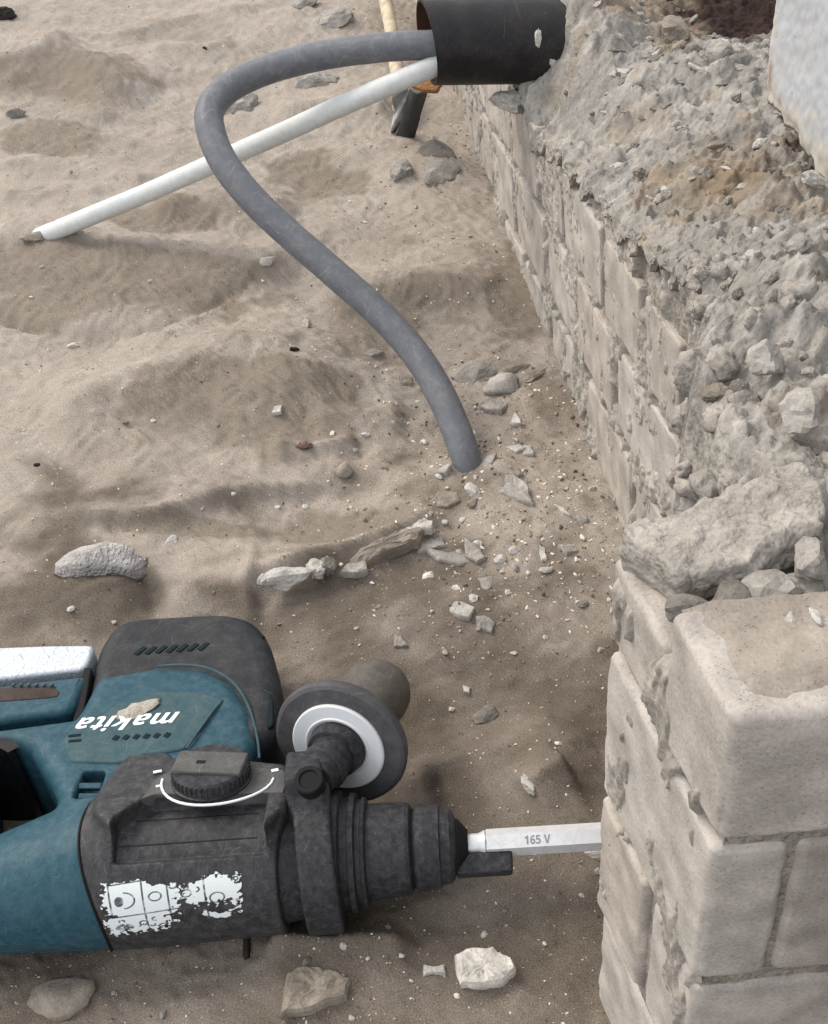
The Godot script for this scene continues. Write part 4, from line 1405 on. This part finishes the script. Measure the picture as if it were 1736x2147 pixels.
func hexbar(o: Vector3, ax: Vector3, len: float, r: float) -> ArrayMesh:
	var st := SurfaceTool.new()
	st.begin(Mesh.PRIMITIVE_TRIANGLES)
	st.set_smooth_group(-1)
	var up := (HU * cos(deg_to_rad(30)) + HN * sin(deg_to_rad(30))).normalized()
	var sd := ax.cross(up)
	var rows := [[0.0, 0.80], [0.0016, 1.0], [len * 0.8, 1.0], [len, 0.12]]
	var L := []
	for q in rows:
		var row := []
		for k in 6:
			var a := deg_to_rad(30.0 + 60.0 * k)
			row.append(o + ax * q[0] + (up * cos(a) + sd * sin(a)) * r * q[1])
		L.append(row)
	for q in rows.size() - 1:
		for k in 6:
			var k2 := (k + 1) % 6
			for v in [L[q][k], L[q + 1][k2], L[q + 1][k], L[q][k], L[q][k2], L[q + 1][k2]]: st.add_vertex(v)
	for k in range(1, 5):
		for v in [L[0][0], L[0][k + 1], L[0][k]]: st.add_vertex(v)
	st.generate_normals()
	return st.commit()

func sticker_print() -> ImageTexture:      # small pictograms in boxes, mostly rubbed away
	var W := 512
	var H := 320
	var im := Image.create(W, H, false, Image.FORMAT_RGB8)
	im.fill(c8(216, 221, 222))
	var ink := c8(70, 74, 80)
	var g := FastNoiseLite.new()
	g.seed = 3
	g.frequency = 0.02
	var rr := RandomNumberGenerator.new()
	rr.seed = 12
	var marks := []
	for k in 34:
		var c := Vector2(rr.randf_range(165, 500), rr.randf_range(30, 290)) if k > 8 else Vector2(rr.randf_range(40, 160), rr.randf_range(215, 300))
		marks.append([c, rr.randf_range(5, 17), rr.randf() * TAU, rr.randf_range(0.8, 3.0)])
	for y in H:
		for x in W:
			var d := 1e9
			var p := Vector2(x, y)
			d = minf(d, absf(x - 30 - 0.05 * y) if y > 26 and y < 190 else 1e9)
			d = minf(d, absf(y - 30 + 0.06 * x) if x > 30 and x < 160 else 1e9)
			d = minf(d, absf(y - 196 + 0.05 * x) if x > 40 and x < 480 else 1e9)
			for q in [150.0, 240.0, 372.0]: d = minf(d, absf(x - q - 0.04 * y) if y > 20 and y < 290 else 1e9)
			d = minf(d, absf(p.distance_to(Vector2(84, 110)) - 40) if x > 84 else 1e9)
			if Vector2((x - 68) / 17.0, (y - 112) / 26.0).length() < 1.0: d = 0
			d = minf(d, absf(p.distance_to(Vector2(198, 105)) - 22))
			if Vector2((x - 75) / 34.0, (y - 258) / 22.0).length() < 1.0 and g.get_noise_2d(x * 3, y * 3) > -0.2: d = 0
			d = minf(d, absf(p.distance_to(Vector2(310, 110)) - 18))
			d = minf(d, absf(p.distance_to(Vector2(420, 150)) - 26))
			for q in marks:
				var v: Vector2 = p - q[0]
				if absf(v.x) < 20 and absf(v.y) < 20 and absf(wrapf(v.angle() - q[2], -PI, PI)) < q[3]: d = minf(d, absf(v.length() - q[1]))
			var k := clampf(1.0 - (d - 2.6) / 1.4, 0, 1) * clampf(0.85 + g.get_noise_2d(x, y + 400) * 1.2, 0.2, 1)
			var c := im.get_pixel(x, y).lerp(ink, k)
			im.set_pixel(x, y, c * (0.97 + 0.05 * g.get_noise_2d(x * 6, y * 6)))
	return ImageTexture.create_from_image(im)

# ------------------------------------------------------------------ loose stones
func build_stones() -> void:
	var Q := spot(0, 0)
	# big ones, each told apart
	var g := on_sand(216, 1196)
	var lump := put("cinder_lump", stone(301, Vector3(0.046, 0.024, 0.022), 7, 0.16, true), M.lump, g + Vector3(0, 0.003, 0), Vector3(0, 0.16, 0.05), "long grey porous lump lying on the sand at far left, above the drill", "stone")
	for q in [   # u, v, w, h, d, yaw, tilt, seed, material, name, label
		[1047, 815, 0.026, 0.014, 0.022, 0.3, 0.35, 11, 0, "rubble_stone", "rounded pale stone propped on flat chips right of the conduit"],
		[990, 790, 0.030, 0.009, 0.020, 0.5, 0.3, 12, 1, "rubble_stone", "broad grey stone touching the conduit's right edge, topmost of the chips there"],
		[1065, 775, 0.028, 0.008, 0.018, 0.4, 0.2, 13, 3, "rubble_stone", "dusty buff stone behind the rounded pale stone, closest to the wall foot"],
		[600, 1217, 0.030, 0.013, 0.015, 0.15, 0.1, 14, 2, "rubble_stone", "pale knobbly stone at the left end of the crumbled ridge"],
		[553, 1216, 0.008, 0.007, 0.008, 0.9, 0.2, 15, 2, "rubble_stone", "small pale stone standing at the very left tip of the crumbled ridge"],
		[662, 1194, 0.013, 0.010, 0.011, 0.4, 0.2, 16, 2, "rubble_stone", "jagged pale stone in the middle of the crumbled ridge"],
		[690, 1188, 0.012, 0.010, 0.010, 1.4, 0.2, 17, 4, "rubble_stone", "jagged stone right of the middle of the crumbled ridge"],
		[936, 990, 0.009, 0.010, 0.008, 0.2, 0.1, 18, 0, "rubble_stone", "small rounded stone left of where the conduit enters the sand"],
		[993, 1030, 0.010, 0.007, 0.012, 0.5, 0.2, 19, 2, "rubble_stone", "pale pebble right below the foot of the conduit"],
		[664, 172, 0.038, 0.022, 0.020, 0.2, 0.1, 20, 0, "rubble_stone", "large pale stone half hidden under the top of the conduit"],
		[505, 222, 0.036, 0.022, 0.026, 0.6, 0.2, 21, 1, "rubble_stone", "large grey stone inside the bend of the conduit"],
		[76, 499, 0.022, 0.008, 0.009, 0.1, 0.1, 22, 3, "rubble_stone", "sandy stone at the buried left end of the white pipe"],
		[845, 362, 0.022, 0.018, 0.018, 0.8, 0.2, 23, 1, "rubble_stone", "bluish grey lump of rubble below the torn plastic flap"],
		[915, 325, 0.034, 0.010, 0.024, 0.2, 0.5, 24, 4, "rubble_stone", "flat broken stone leaning on the wall foot below the black pipe"],
		[925, 365, 0.036, 0.010, 0.022, 0.9, 0.4, 25, 1, "rubble_stone", "cracked grey stone in the heap at the far wall foot"],
		[560, 546, 0.012, 0.006, 0.008, 0.6, 0.2, 26, 2, "rubble_stone", "small pale stone on a dark one, left of the middle of the conduit"],
		[360, 1135, 0.008, 0.005, 0.007, 0.3, 0.1, 27, 2, "rubble_stone", "round pale pebble above and right of the grey porous lump"],
		[154, 726, 0.007, 0.005, 0.006, 0.3, 0.1, 28, 2, "rubble_stone", "white pebble on the sand ridge near the left edge"],
		[720, 985, 0.014, 0.008, 0.012, 0.3, 0.1, 29, 3, "rubble_stone", "sand coloured lump on the sand between ridge and conduit foot"],
		[1015, 1500, 0.014, 0.007, 0.010, 0.3, 0.1, 30, 4, "rubble_stone", "dark crumbly sand clod right of the side handle"],
		[1110, 1650, 0.007, 0.004, 0.012, 0.6, 0.2, 31, 2, "rubble_stone", "pale sliver standing above the chisel bit"],
		[1255, 1790, 0.018, 0.006, 0.006, 0.05, 0.1, 32, 0, "rubble_stone", "long pale pebble right under the chisel bit at the pier"],
		[120, 2090, 0.030, 0.010, 0.020, 0.3, 0.1, 33, 3, "rubble_stone", "sandy stone half buried at the lower left corner"],
		[700, 40, 0.034, 0.016, 0.024, 0.3, 0.1, 34, 1, "rubble_stone", "grey clod at the top edge left of the cream hose"],
		[640, 12, 0.030, 0.014, 0.020, 0.9, 0.1, 35, 1, "rubble_stone", "dark grey clod at the top edge, farthest of the rubble left of the hose"],
		[35, 245, 0.018, 0.012, 0.010, 0.2, 0.1, 36, 4, "rubble_stone", "brown clod by the left edge between the sand ripples"]]:
		var m: Material = M.stone[q[8]]
		put(q[9], stone(q[7] * 13, Vector3(q[2], q[3], q[4]), 9, 0.14, q[7] in [11, 18, 29, 33]), m, on_sand(q[0], q[1]) + Vector3(0, q[3] * 0.04, 0), Vector3(q[6], q[5], 0.06), q[10], "stone")
	# flat chips with their own outlines
	for q in [
		[1068, 1030, [[-40, -28], [10, -32], [38, -8], [48, 30], [20, 22], [-28, 6]], 0.005, 0, "large flat six sided chip right of the conduit's foot"],
		[990, 1165, [[-18, -34], [14, -18], [28, 10], [10, 18], [-14, 6]], 0.005, 1, "upright flat chip at the right end of the crumbled ridge"],
		[940, 1168, [[-52, -16], [0, -6], [30, -8], [50, 12], [20, 20], [-20, 10]], 0.004, 1, "long flat chip lying against the upright one on the crumbled ridge"],
		[905, 1145, [[-30, 14], [-8, -10], [22, -14], [30, 4], [4, 8]], 0.004, 0, "thin pale chip behind the long flat chip on the ridge"],
		[880, 1108, [[-30, 4], [10, -14], [30, -8], [26, 8], [-20, 16]], 0.006, 2, "pale blocky chip at the upper end of the crumbled ridge"],
		[806, 1150, [[-84, 34], [-44, 2], [36, -28], [86, -36], [70, -6], [6, 12], [-50, 40]], 0.009, 3, "long crumbling crust of dried mortar along the top of the ridge"],
		[742, 1196, [[-30, 6], [-6, -10], [26, -12], [30, 2], [0, 12]], 0.006, 0, "short crust piece between the ridge's jagged stones and long crust"],
		[925, 1050, [[-30, 12], [-6, -14], [34, -18], [40, 2], [6, 16]], 0.004, 3, "sandy flat chip left below the conduit's foot"],
		[966, 1283, [[-28, -12], [0, -22], [30, -6], [18, 16], [0, 14], [-20, 4]], 0.004, 2, "pale flat chip on the dark sand, left one of a touching pair"],
		[1014, 1308, [[-18, -12], [10, -14], [24, 2], [16, 18], [-12, 10]], 0.004, 1, "grey flat chip on the dark sand, right one of a touching pair"],
		[1018, 1224, [[-16, -8], [16, -14], [14, 6], [0, 22]], 0.003, 1, "triangular grey chip below the long flat chip"],
		[1020, 970, [[-20, 14], [0, -10], [22, -14], [10, 6]], 0.003, 0, "pale chip right beside the lower conduit"],
		[1078, 943, [[-18, -4], [10, -10], [24, -2], [4, 10]], 0.003, 2, "white chip between conduit foot and wall, left one of two"],
		[1106, 948, [[-12, -6], [6, -12], [14, 8], [-8, 10]], 0.004, 2, "white chip between conduit foot and wall, right one of two"],
		[1079, 880, [[-10, 12], [0, -16], [14, 12]], 0.004, 2, "bright triangular chip below the stacked chips by the conduit"],
		[1035, 855, [[-30, 0], [0, -14], [36, -8], [18, 12], [-10, 10]], 0.005, 1, "flat grey chip lowest in the stack right of the conduit"],
		[1180, 1072, [[-16, -14], [0, -6], [16, 12], [2, 8]], 0.003, 2, "narrow white chip near the pier's far corner"],
		[1137, 1162, [[-8, -18], [4, -12], [10, 14], [-2, 16]], 0.003, 2, "white upright sliver by the gravel patch near the pier"],
		[1188, 1155, [[-20, -8], [14, -10], [24, 2], [0, 8]], 0.004, 0, "grey chip right of the white upright sliver"],
		[1110, 800, [[-50, 26], [-30, 2], [30, -36], [44, -32], [20, -6]], 0.004, 3, "long buff slab shard between the chip stack and wall foot"],
		[838, 1348, [[-12, -14], [4, -10], [18, 8], [-10, 10]], 0.003, 1, "square buff chip above the side handle grip"],
		[780, 742, [[-24, 2], [6, -8], [26, -2], [0, 6]], 0.003, 1, "thin grey chip left of the middle of the conduit"],
		[852, 800, [[-14, -6], [12, -8], [14, 8], [-12, 8]], 0.004, 3, "sandy square chip tucked beside the conduit's left edge"],
		[910, 2036, [[-22, -12], [0, -5], [22, -10], [24, 8], [0, 6], [-22, 12]], 0.004, 2, "small white notched chip left of the big white stone"],
		[665, 2080, [[-62, -34], [-40, -52], [20, -44], [70, -24], [60, 10], [-10, 40], [-76, 50]], 0.007, 3, "large sandy slab corner half buried below the drill"],
		[978, 1447, [[-8, -7], [8, -5], [6, 9], [-6, 7]], 0.003, 2, "tiny white cube of mortar right of the side handle"],
		[580, 862, [[-10, 6], [-4, -8], [12, -10], [10, 4]], 0.003, 2, "white chip left of centre on the sand, uppermost of its scatter"],
		[640, 680, [[-8, 8], [-2, -12], [10, -6], [6, 10]], 0.003, 0, "pale chip on the sand left of the conduit's middle"],
	]:
		var pl := []
		var c := on_sand(q[0], q[1])
		for e in q[2]:
			var p := spot(q[0] + e[0], q[1] + e[1], c.y)
			pl.append(Vector2(p.x - c.x, p.z - c.z))
		var a: int = q[0]
		put("flat_chip", flake(a, pl, q[3]), M.stone[q[4]], c + Vector3(0, q[3] * 0.05, 0), Vector3(0.06 * sin(a * 1.0), 0, 0.06 * cos(a * 1.7)), q[5], "stone chip")
	var ws := on_sand(1016, 2036)
	var wp := []
	for e in [[-62, -26], [-30, -38], [20, -36], [58, -14], [66, 6], [40, 28], [0, 36], [-48, 34], [-58, 8]]:
		var p := spot(1016 + e[0], 2036 + e[1], ws.y)
		wp.append(Vector2(p.x - ws.x, p.z - ws.z))
	put("white_stone", flake(808, wp, 0.009, 0.0012), M.white_stone, ws + Vector3(0, 0.002, 0), Vector3(0.05, 0, 0.03), "big white pointed stone on the sand below the chuck", "stone")
	put("red_clod", stone(55, Vector3(0.010, 0.004, 0.007), 8, 0.3), M.red, on_sand(636, 935), Vector3.ZERO, "small reddish brick crumb on the sand left of the conduit's foot", "brick crumb")
	for q in [[14, 36, 0.022, "black charred lump at the top left corner"], [430, 104, 0.006, "black crumb on the sand above the conduit's bend"], [617, 736, 0.006, "black crumb on the sand left of the conduit's middle"], [78, 976, 0.004, "black crumb nearest the left edge on the bare sand"]]:
		put("black_crumb", stone(int(q[0]) + 3, Vector3(q[2], q[2] * 0.7, q[2] * 0.7), 8, 0.2), M.char, on_sand(q[0], q[1]) + Vector3(0, q[2] * 0.15, 0), Vector3.ZERO, q[3], "charred crumb")
	# stones on the wall and pier
	for q in [
		[1620, 1240, 0.300, 0.020, 0.014, 0.016, 41, 0, "rounded grey stone under the broken mortar slab, biggest of three"],
		[1530, 1255, 0.300, 0.016, 0.011, 0.014, 42, 4, "dark grey stone wedged under the mortar slab, left of the biggest"],
		[1450, 1270, 0.300, 0.013, 0.008, 0.010, 46, 4, "small grey stone at the left end of the crack under the slab"],
		[1690, 1225, 0.302, 0.013, 0.013, 0.012, 43, 1, "grey stone under the mortar slab at the right edge"],
		[1725, 1215, 0.302, 0.009, 0.014, 0.010, 47, 0, "tall pale stone beside the grey one at the right edge"],
		[1700, 1160, 0.312, 0.012, 0.010, 0.012, 48, 1, "grey lump behind the mortar slab's broken end at right"],
		[1660, 1293, 0.3105, 0.004, 0.002, 0.003, 44, 2, "white grain on top of the near brick, left one of two"],
		[1715, 1292, 0.3105, 0.007, 0.002, 0.003, 45, 2, "white sliver on top of the near brick, right one of two"],
		[1075, 205, 0.156, 0.030, 0.014, 0.022, 51, 0, "pale lump of mortar on the wall edge under the black pipe"],
		[1410, 55, 0.215, 0.026, 0.018, 0.022, 52, 3, "brown grey stone on the rubble behind the black pipe's end"],
		[1500, 100, 0.235, 0.018, 0.014, 0.016, 53, 1, "grey stone on the rubble crest near the plastered wall"],
		[1455, 105, 0.225, 0.016, 0.014, 0.012, 54, 4, "brown stone in the rubble crest left of the grey one"],
		[1250, 30, 0.178, 0.012, 0.006, 0.008, 55, 2, "white chip on the brown soil above the black pipe's end"],
		[1500, 300, 0.232, 0.012, 0.004, 0.006, 56, 3, "small tan flake on the brown sand patch of the wall top"],
		[1395, 397, 0.222, 0.008, 0.004, 0.005, 57, 2, "pale pebble on the edge of the brown sand patch"],
		[1265, 395, 0.192, 0.013, 0.008, 0.008, 58, 1, "dark rounded pebble at the wall edge above the top bricks"],
		[1330, 390, 0.206, 0.018, 0.006, 0.008, 59, 1, "long grey pebble at the wall edge right of the dark one"],
		[1690, 850, 0.312, 0.016, 0.014, 0.014, 60, 0, "rounded pale mortar lump at the right edge above the mortar slab"],
		[1560, 830, 0.288, 0.012, 0.010, 0.010, 61, 1, "grey mortar lump low in the heap beside the plastered wall"],
		[1610, 740, 0.300, 0.014, 0.012, 0.012, 62, 0, "pale mortar lump in the middle of the heap"],
		[1560, 910, 0.285, 0.014, 0.010, 0.012, 63, 4, "darker stone in the heap just above the mortar slab"]]:
		put("rubble_stone", stone(q[6] * 17, Vector3(q[3], q[4], q[5]), 9, 0.16), M.stone[q[7]], spot(q[0], q[1], q[2]) - Vector3(0, q[4] * 0.25, 0), Vector3(0.2, q[6] * 1.3, 0.1), q[8], "stone")
	# flakes scattered over the top of the wall
	rng.seed = 99
	var forms := []
	for k in 7:
		var pl := []
		var n := rng.randi_range(4, 6)
		for i in n:
			var a := TAU * (i + rng.randf_range(-0.3, 0.3)) / n
			pl.append(Vector2(cos(a) * 0.011, sin(a) * 0.005) * rng.randf_range(0.7, 1.2))
		forms.append(flake(500 + k, pl, 0.0024, 0.0003))
	for k in 110:
		var s := rng.randf_range(-0.16, 0.42)
		var r := rng.randf() * 0.12 + 0.012
		var sc := rng.randf_range(0.2, 0.8) * (1.0 if s > -0.02 else 0.6)
		var o := obj("rubble_flake", forms[k % 7], M.stone[[0, 0, 1, 1, 4, 2][rng.randi() % 6]])
		o.transform = Transform3D(Basis.from_euler(Vector3(rng.randfn() * 0.3, rng.randf_range(-0.9, 0.9), rng.randfn() * 0.3)).scaled(Vector3.ONE * sc), wall_at(s, fill_surface(s, r) + 0.001, r))
		tag(o, "%s flake of brick on rubble %s" % ["broad grey" if sc > 0.5 else "tiny grey", _wall_zone(s)], "stone flake", "flakes on the wall top")
	var lumps := []
	for k in 5: lumps.append(stone(760 + k, Vector3(1.0, 0.75, 0.9), 10, 0.34, true))
	var crumbs := []
	for k in 8: crumbs.append(stone(700 + k, Vector3(1.0, 0.6, 0.8), 10, 0.22))
	for k in 150:
		var s := -0.24 + 0.60 * pow(rng.randf(), 1.5)
		var r := rng.randf() * 0.10 - 0.04 * ss(-0.08, -0.2, s)
		if s > -0.05: r = rng.randf() * 0.14 + 0.008
		var size := 0.003 + 0.009 * pow(rng.randf(), 2.5)
		var o := obj("mortar_crumb", crumbs[k % 8], M.stone[[0, 1, 1, 4, 3, 2][rng.randi() % 6]])
		o.transform = Transform3D(Basis.from_euler(Vector3(rng.randf(), rng.randf() * TAU, rng.randf())).scaled(Vector3.ONE * size), wall_at(s, fill_surface(s, r) + size * 0.08, r))
		tag(o, "%s crumb of mortar on rubble %s" % ["large" if size > 0.0062 else "small", _wall_zone(s)], "mortar crumb", "crumbs on the wall top")
	for k in 46:
		var s := rng.randf_range(-0.34, -0.10)
		var down := rng.randf()
		var sp := _spill(s)
		var size := 0.007 + 0.012 * pow(rng.randf(), 1.6)
		var r := sp - 0.004 if k % 2 == 0 else sp + 0.11 * down
		var y := fill_surface(s, maxf(r, sp + 0.004)) - (down * (0.012 - sp * 1.2) if k % 2 == 0 else 0.0)
		var o := obj("mortar_lump", lumps[k % 5], M.cap)
		o.transform = Transform3D(Basis.from_euler(Vector3(rng.randf(), rng.randf() * TAU, rng.randf())).scaled(Vector3.ONE * size), wall_at(s, y - size * 0.1, r + size * 0.26))
		tag(o, "%s rounded lump of old mortar in the heap beside the brick pier" % ["large pale" if size > 0.012 else "small pale"], "mortar lump", "lumps in the mortar heap")
	# small chips on the sand
	var chips := []
	for k in 8: chips.append(stone(900 + k, Vector3(1.0, 0.55, 0.75), 8, 0.15))
	var n_put := 0
	while n_put < 260:
		var u := rng.randf_range(-20, 1290)
		var v := rng.randf_range(0, 2147)
		var thick := ss(420, 1100, u) * ss(700, 900, v) * ss(1420, 1200, v)
		if rng.randf() > 0.28 + 0.72 * thick: continue
		n_put += 1
		var p := on_sand(u, v)
		var q := Vector2(p.x, p.z)
		if (q - Vector2(W0.x, W0.z)).dot(Vector2(WN.x, WN.z)) > -0.004: continue
		var bright := rng.randf() < 0.55
		var o := obj("pebble", chips[rng.randi() % 8], M.white_stone if bright else M.stone[rng.randi() % 5])
		var size := (0.0014 + 0.0030 * pow(rng.randf(), 2.0)) * (1.0 + 0.9 * thick)
		o.transform = Transform3D(Basis.from_euler(Vector3(rng.randfn() * 0.3, rng.randf() * TAU, 0)).scaled(Vector3.ONE * size), p + Vector3(0, size * 0.1, 0))
		tag(o, "%s %s chip lying loose on the sand %s" % ["larger" if size > 0.0035 else "tiny", "white" if bright else "grey", _sand_zone(u, v)], "pebble", "pebbles on the sand")
	# grit nobody could count
	var mm := MultiMesh.new()
	mm.transform_format = MultiMesh.TRANSFORM_3D
	mm.use_colors = true
	mm.mesh = chips[0]
	var T := []
	while T.size() < 14000:
		var u := rng.randf_range(-60, 1330)
		var v := rng.randf_range(-20, 2200)
		var thick := ss(500, 1100, u) * ss(500, 900, v) * ss(1450, 1150, v) + 0.7 * ss(600, 950, u) * ss(800, 300, v)
		if rng.randf() > 0.2 + 0.8 * thick: continue
		var p := spot(u, v)
		p.y = sand_y(p.x, p.z)
		var size := 0.0005 + (0.0013 + 0.0016 * thick) * pow(rng.randf(), 4)
		T.append(Transform3D(Basis.from_euler(Vector3(rng.randf() * 3, rng.randf() * TAU, 0)).scaled(Vector3.ONE * size), p))
	mm.instance_count = T.size()
	for k in T.size():
		mm.set_instance_transform(k, T[k])
		var t := rng.randf()
		mm.set_instance_color(k, lin(205, 198, 188) if t < 0.3 else (lin(150, 134, 114) if t < 0.8 else lin(96, 82, 70)))
	var mi := MultiMeshInstance3D.new()
	mi.multimesh = mm
	mi.name = "grit"
	mi.material_override = M.grit
	add_child(mi)
	tag(mi, "fine pale and dark grit strewn over the sand", "grit", "", "stuff")

# ------------------------------------------------------------------ build
func _wall_zone(s: float) -> String:
	if s > 0.22: return "just under the black pipe's end"
	if s > 0.10: return "between the black pipe and the brown sand patch"
	if s > -0.02: return "around the brown sand patch of the wall"
	if s > -0.12: return "between the brown patch and the mortar heap"
	return "in the mortar heap next to the brick pier"

func _sand_zone(u: float, v: float) -> String:
	if v > 1950: return "in front of the drill" if u < 700 else "between white stone and brick pier"
	if v > 1250: return "hard by the drill" if u < 900 else "between side handle and brick pier"
	if v > 900: return "beside the grey porous lump" if u < 450 else ("by the crumbled ridge" if u < 900 else "below the conduit's foot")
	if u > 850: return "between conduit and foundation wall"
	if v < 220: return "at the top of the picture"
	if v < 480: return "on either side of the white pipe"
	return "left of the conduit's lower half" if u > 400 else "near the left edge under the white pipe"

func setup_noise() -> void:
	n_low.seed = 5
	n_low.frequency = 1.0
	n_low.fractal_octaves = 3
	n_mid.seed = 8
	n_mid.frequency = 1.0
	n_mid.fractal_octaves = 3
	n_fine.seed = 13
	n_fine.frequency = 1.0
	n_fine.fractal_octaves = 2
	n_rock.seed = 21
	n_rock.noise_type = FastNoiseLite.TYPE_SIMPLEX
	n_rock.frequency = 1.0
	n_rock.fractal_octaves = 4
	n_rock.fractal_gain = 0.55
	n_cell.seed = 3
	n_cell.noise_type = FastNoiseLite.TYPE_CELLULAR
	n_cell.frequency = 1.0
	n_cell.fractal_type = FastNoiseLite.FRACTAL_NONE

func _ready() -> void:
	var cam := Camera3D.new()
	cam.name = "camera"
	cam.projection = Camera3D.PROJECTION_FRUSTUM
	cam.near = 0.05
	cam.far = 300.0
	cam.size = 2.0 * cam.near * AXIS_V / FOCAL
	cam.frustum_offset = Vector2((868.0 - AXIS_U) / FOCAL * cam.near, 0)
	cam.position = Vector3(0, EYE_HEIGHT, 0)
	cam.rotation_degrees = Vector3(-PITCH, 0, 0)
	add_child(cam)
	cam.current = true

	var sky_mat := ProceduralSkyMaterial.new()
	sky_mat.sky_top_color = c8(222, 228, 236)
	sky_mat.sky_horizon_color = c8(226, 226, 224)
	sky_mat.sky_curve = 0.3
	sky_mat.sky_energy_multiplier = 1.0
	sky_mat.ground_bottom_color = c8(120, 110, 98)
	sky_mat.ground_horizon_color = c8(170, 164, 154)
	var sky := Sky.new()
	sky.sky_material = sky_mat
	var env := Environment.new()
	env.background_mode = Environment.BG_SKY
	env.sky = sky
	env.tonemap_mode = Environment.TONE_MAPPER_LINEAR
	env.tonemap_exposure = 2.2
	env.sdfgi_enabled = true
	env.ssao_enabled = true
	env.ssil_enabled = true
	var we := WorldEnvironment.new()
	we.name = "world_environment"
	we.environment = env
	add_child(we)
	var sun := DirectionalLight3D.new()
	sun.name = "sun"
	sun.light_energy = 0.45
	sun.light_color = c8(255, 246, 234)
	sun.light_angular_distance = 26.0
	sun.shadow_enabled = true
	add_child(sun)
	sun.look_at_from_position(Vector3(-0.75, 0.95, -0.42), Vector3.ZERO)

	var t0 := Time.get_ticks_msec()
	setup_noise()
	ico(2)
	make_materials()
	M.joint = mat(c8(162, 154, 145), 1.0, M.mortar.albedo_texture, 6.0, M.mortar.heightmap_texture, 0.3)
	M.cap = mat(c8(172, 165, 157), 1.0, M.mortar.albedo_texture, 6.0, M.mortar.heightmap_texture, 0.25)
	M.dust_sand = mat(c8(166, 156, 145), 1.0, M.brick[0].albedo_texture, 6.0, M.sand.heightmap_texture, 0.012)
	M.plain_wall = mat(c8(206, 208, 210), 0.9, M.mortar.albedo_texture, 3.0)
	M.grit = mat(Color.WHITE, 1.0, null, 1.0, null, 0.0, true)
	M.gear = mat(Color.WHITE, 0.5, dusty(1024, 73, c8(38, 38, 41), c8(122, 120, 118), 0.30, 0.012, 900), 7.0, M.sand.heightmap_texture, 0.008)
	M.smear = mat(c8(172, 165, 156), 1.0, M.mortar.albedo_texture, 6.0, M.mortar.heightmap_texture, 0.12)
	M.panel = mat(c8(25, 25, 28), 0.32, M.mortar.albedo_texture, 9.0)
	M.pocket = mat(c8(74, 64, 60), 0.8, M.mortar.albedo_texture, 10.0)
	M.engraved = mat(c8(128, 128, 132), 0.6)
	M.lump = mat(c8(194, 188, 184), 1.0, M.mortar.albedo_texture, 12.0, relief(512, 83, 0.06, 3, FastNoiseLite.TYPE_CELLULAR), 0.25)
	M.sticker = StandardMaterial3D.new()
	M.sticker.albedo_texture = sticker_print()
	M.sticker.roughness = 0.6
	print("materials ", Time.get_ticks_msec() - t0)
	sand_features()
	build_sand()
	print("sand ", Time.get_ticks_msec() - t0)
	build_wall()
	build_fill()
	print("wall ", Time.get_ticks_msec() - t0)
	build_pier()
	build_plaster()
	print("pier ", Time.get_ticks_msec() - t0)
	build_pipes()
	build_hammer()
	print("hammer ", Time.get_ticks_msec() - t0)
	build_stones()
	print("stones ", Time.get_ticks_msec() - t0)
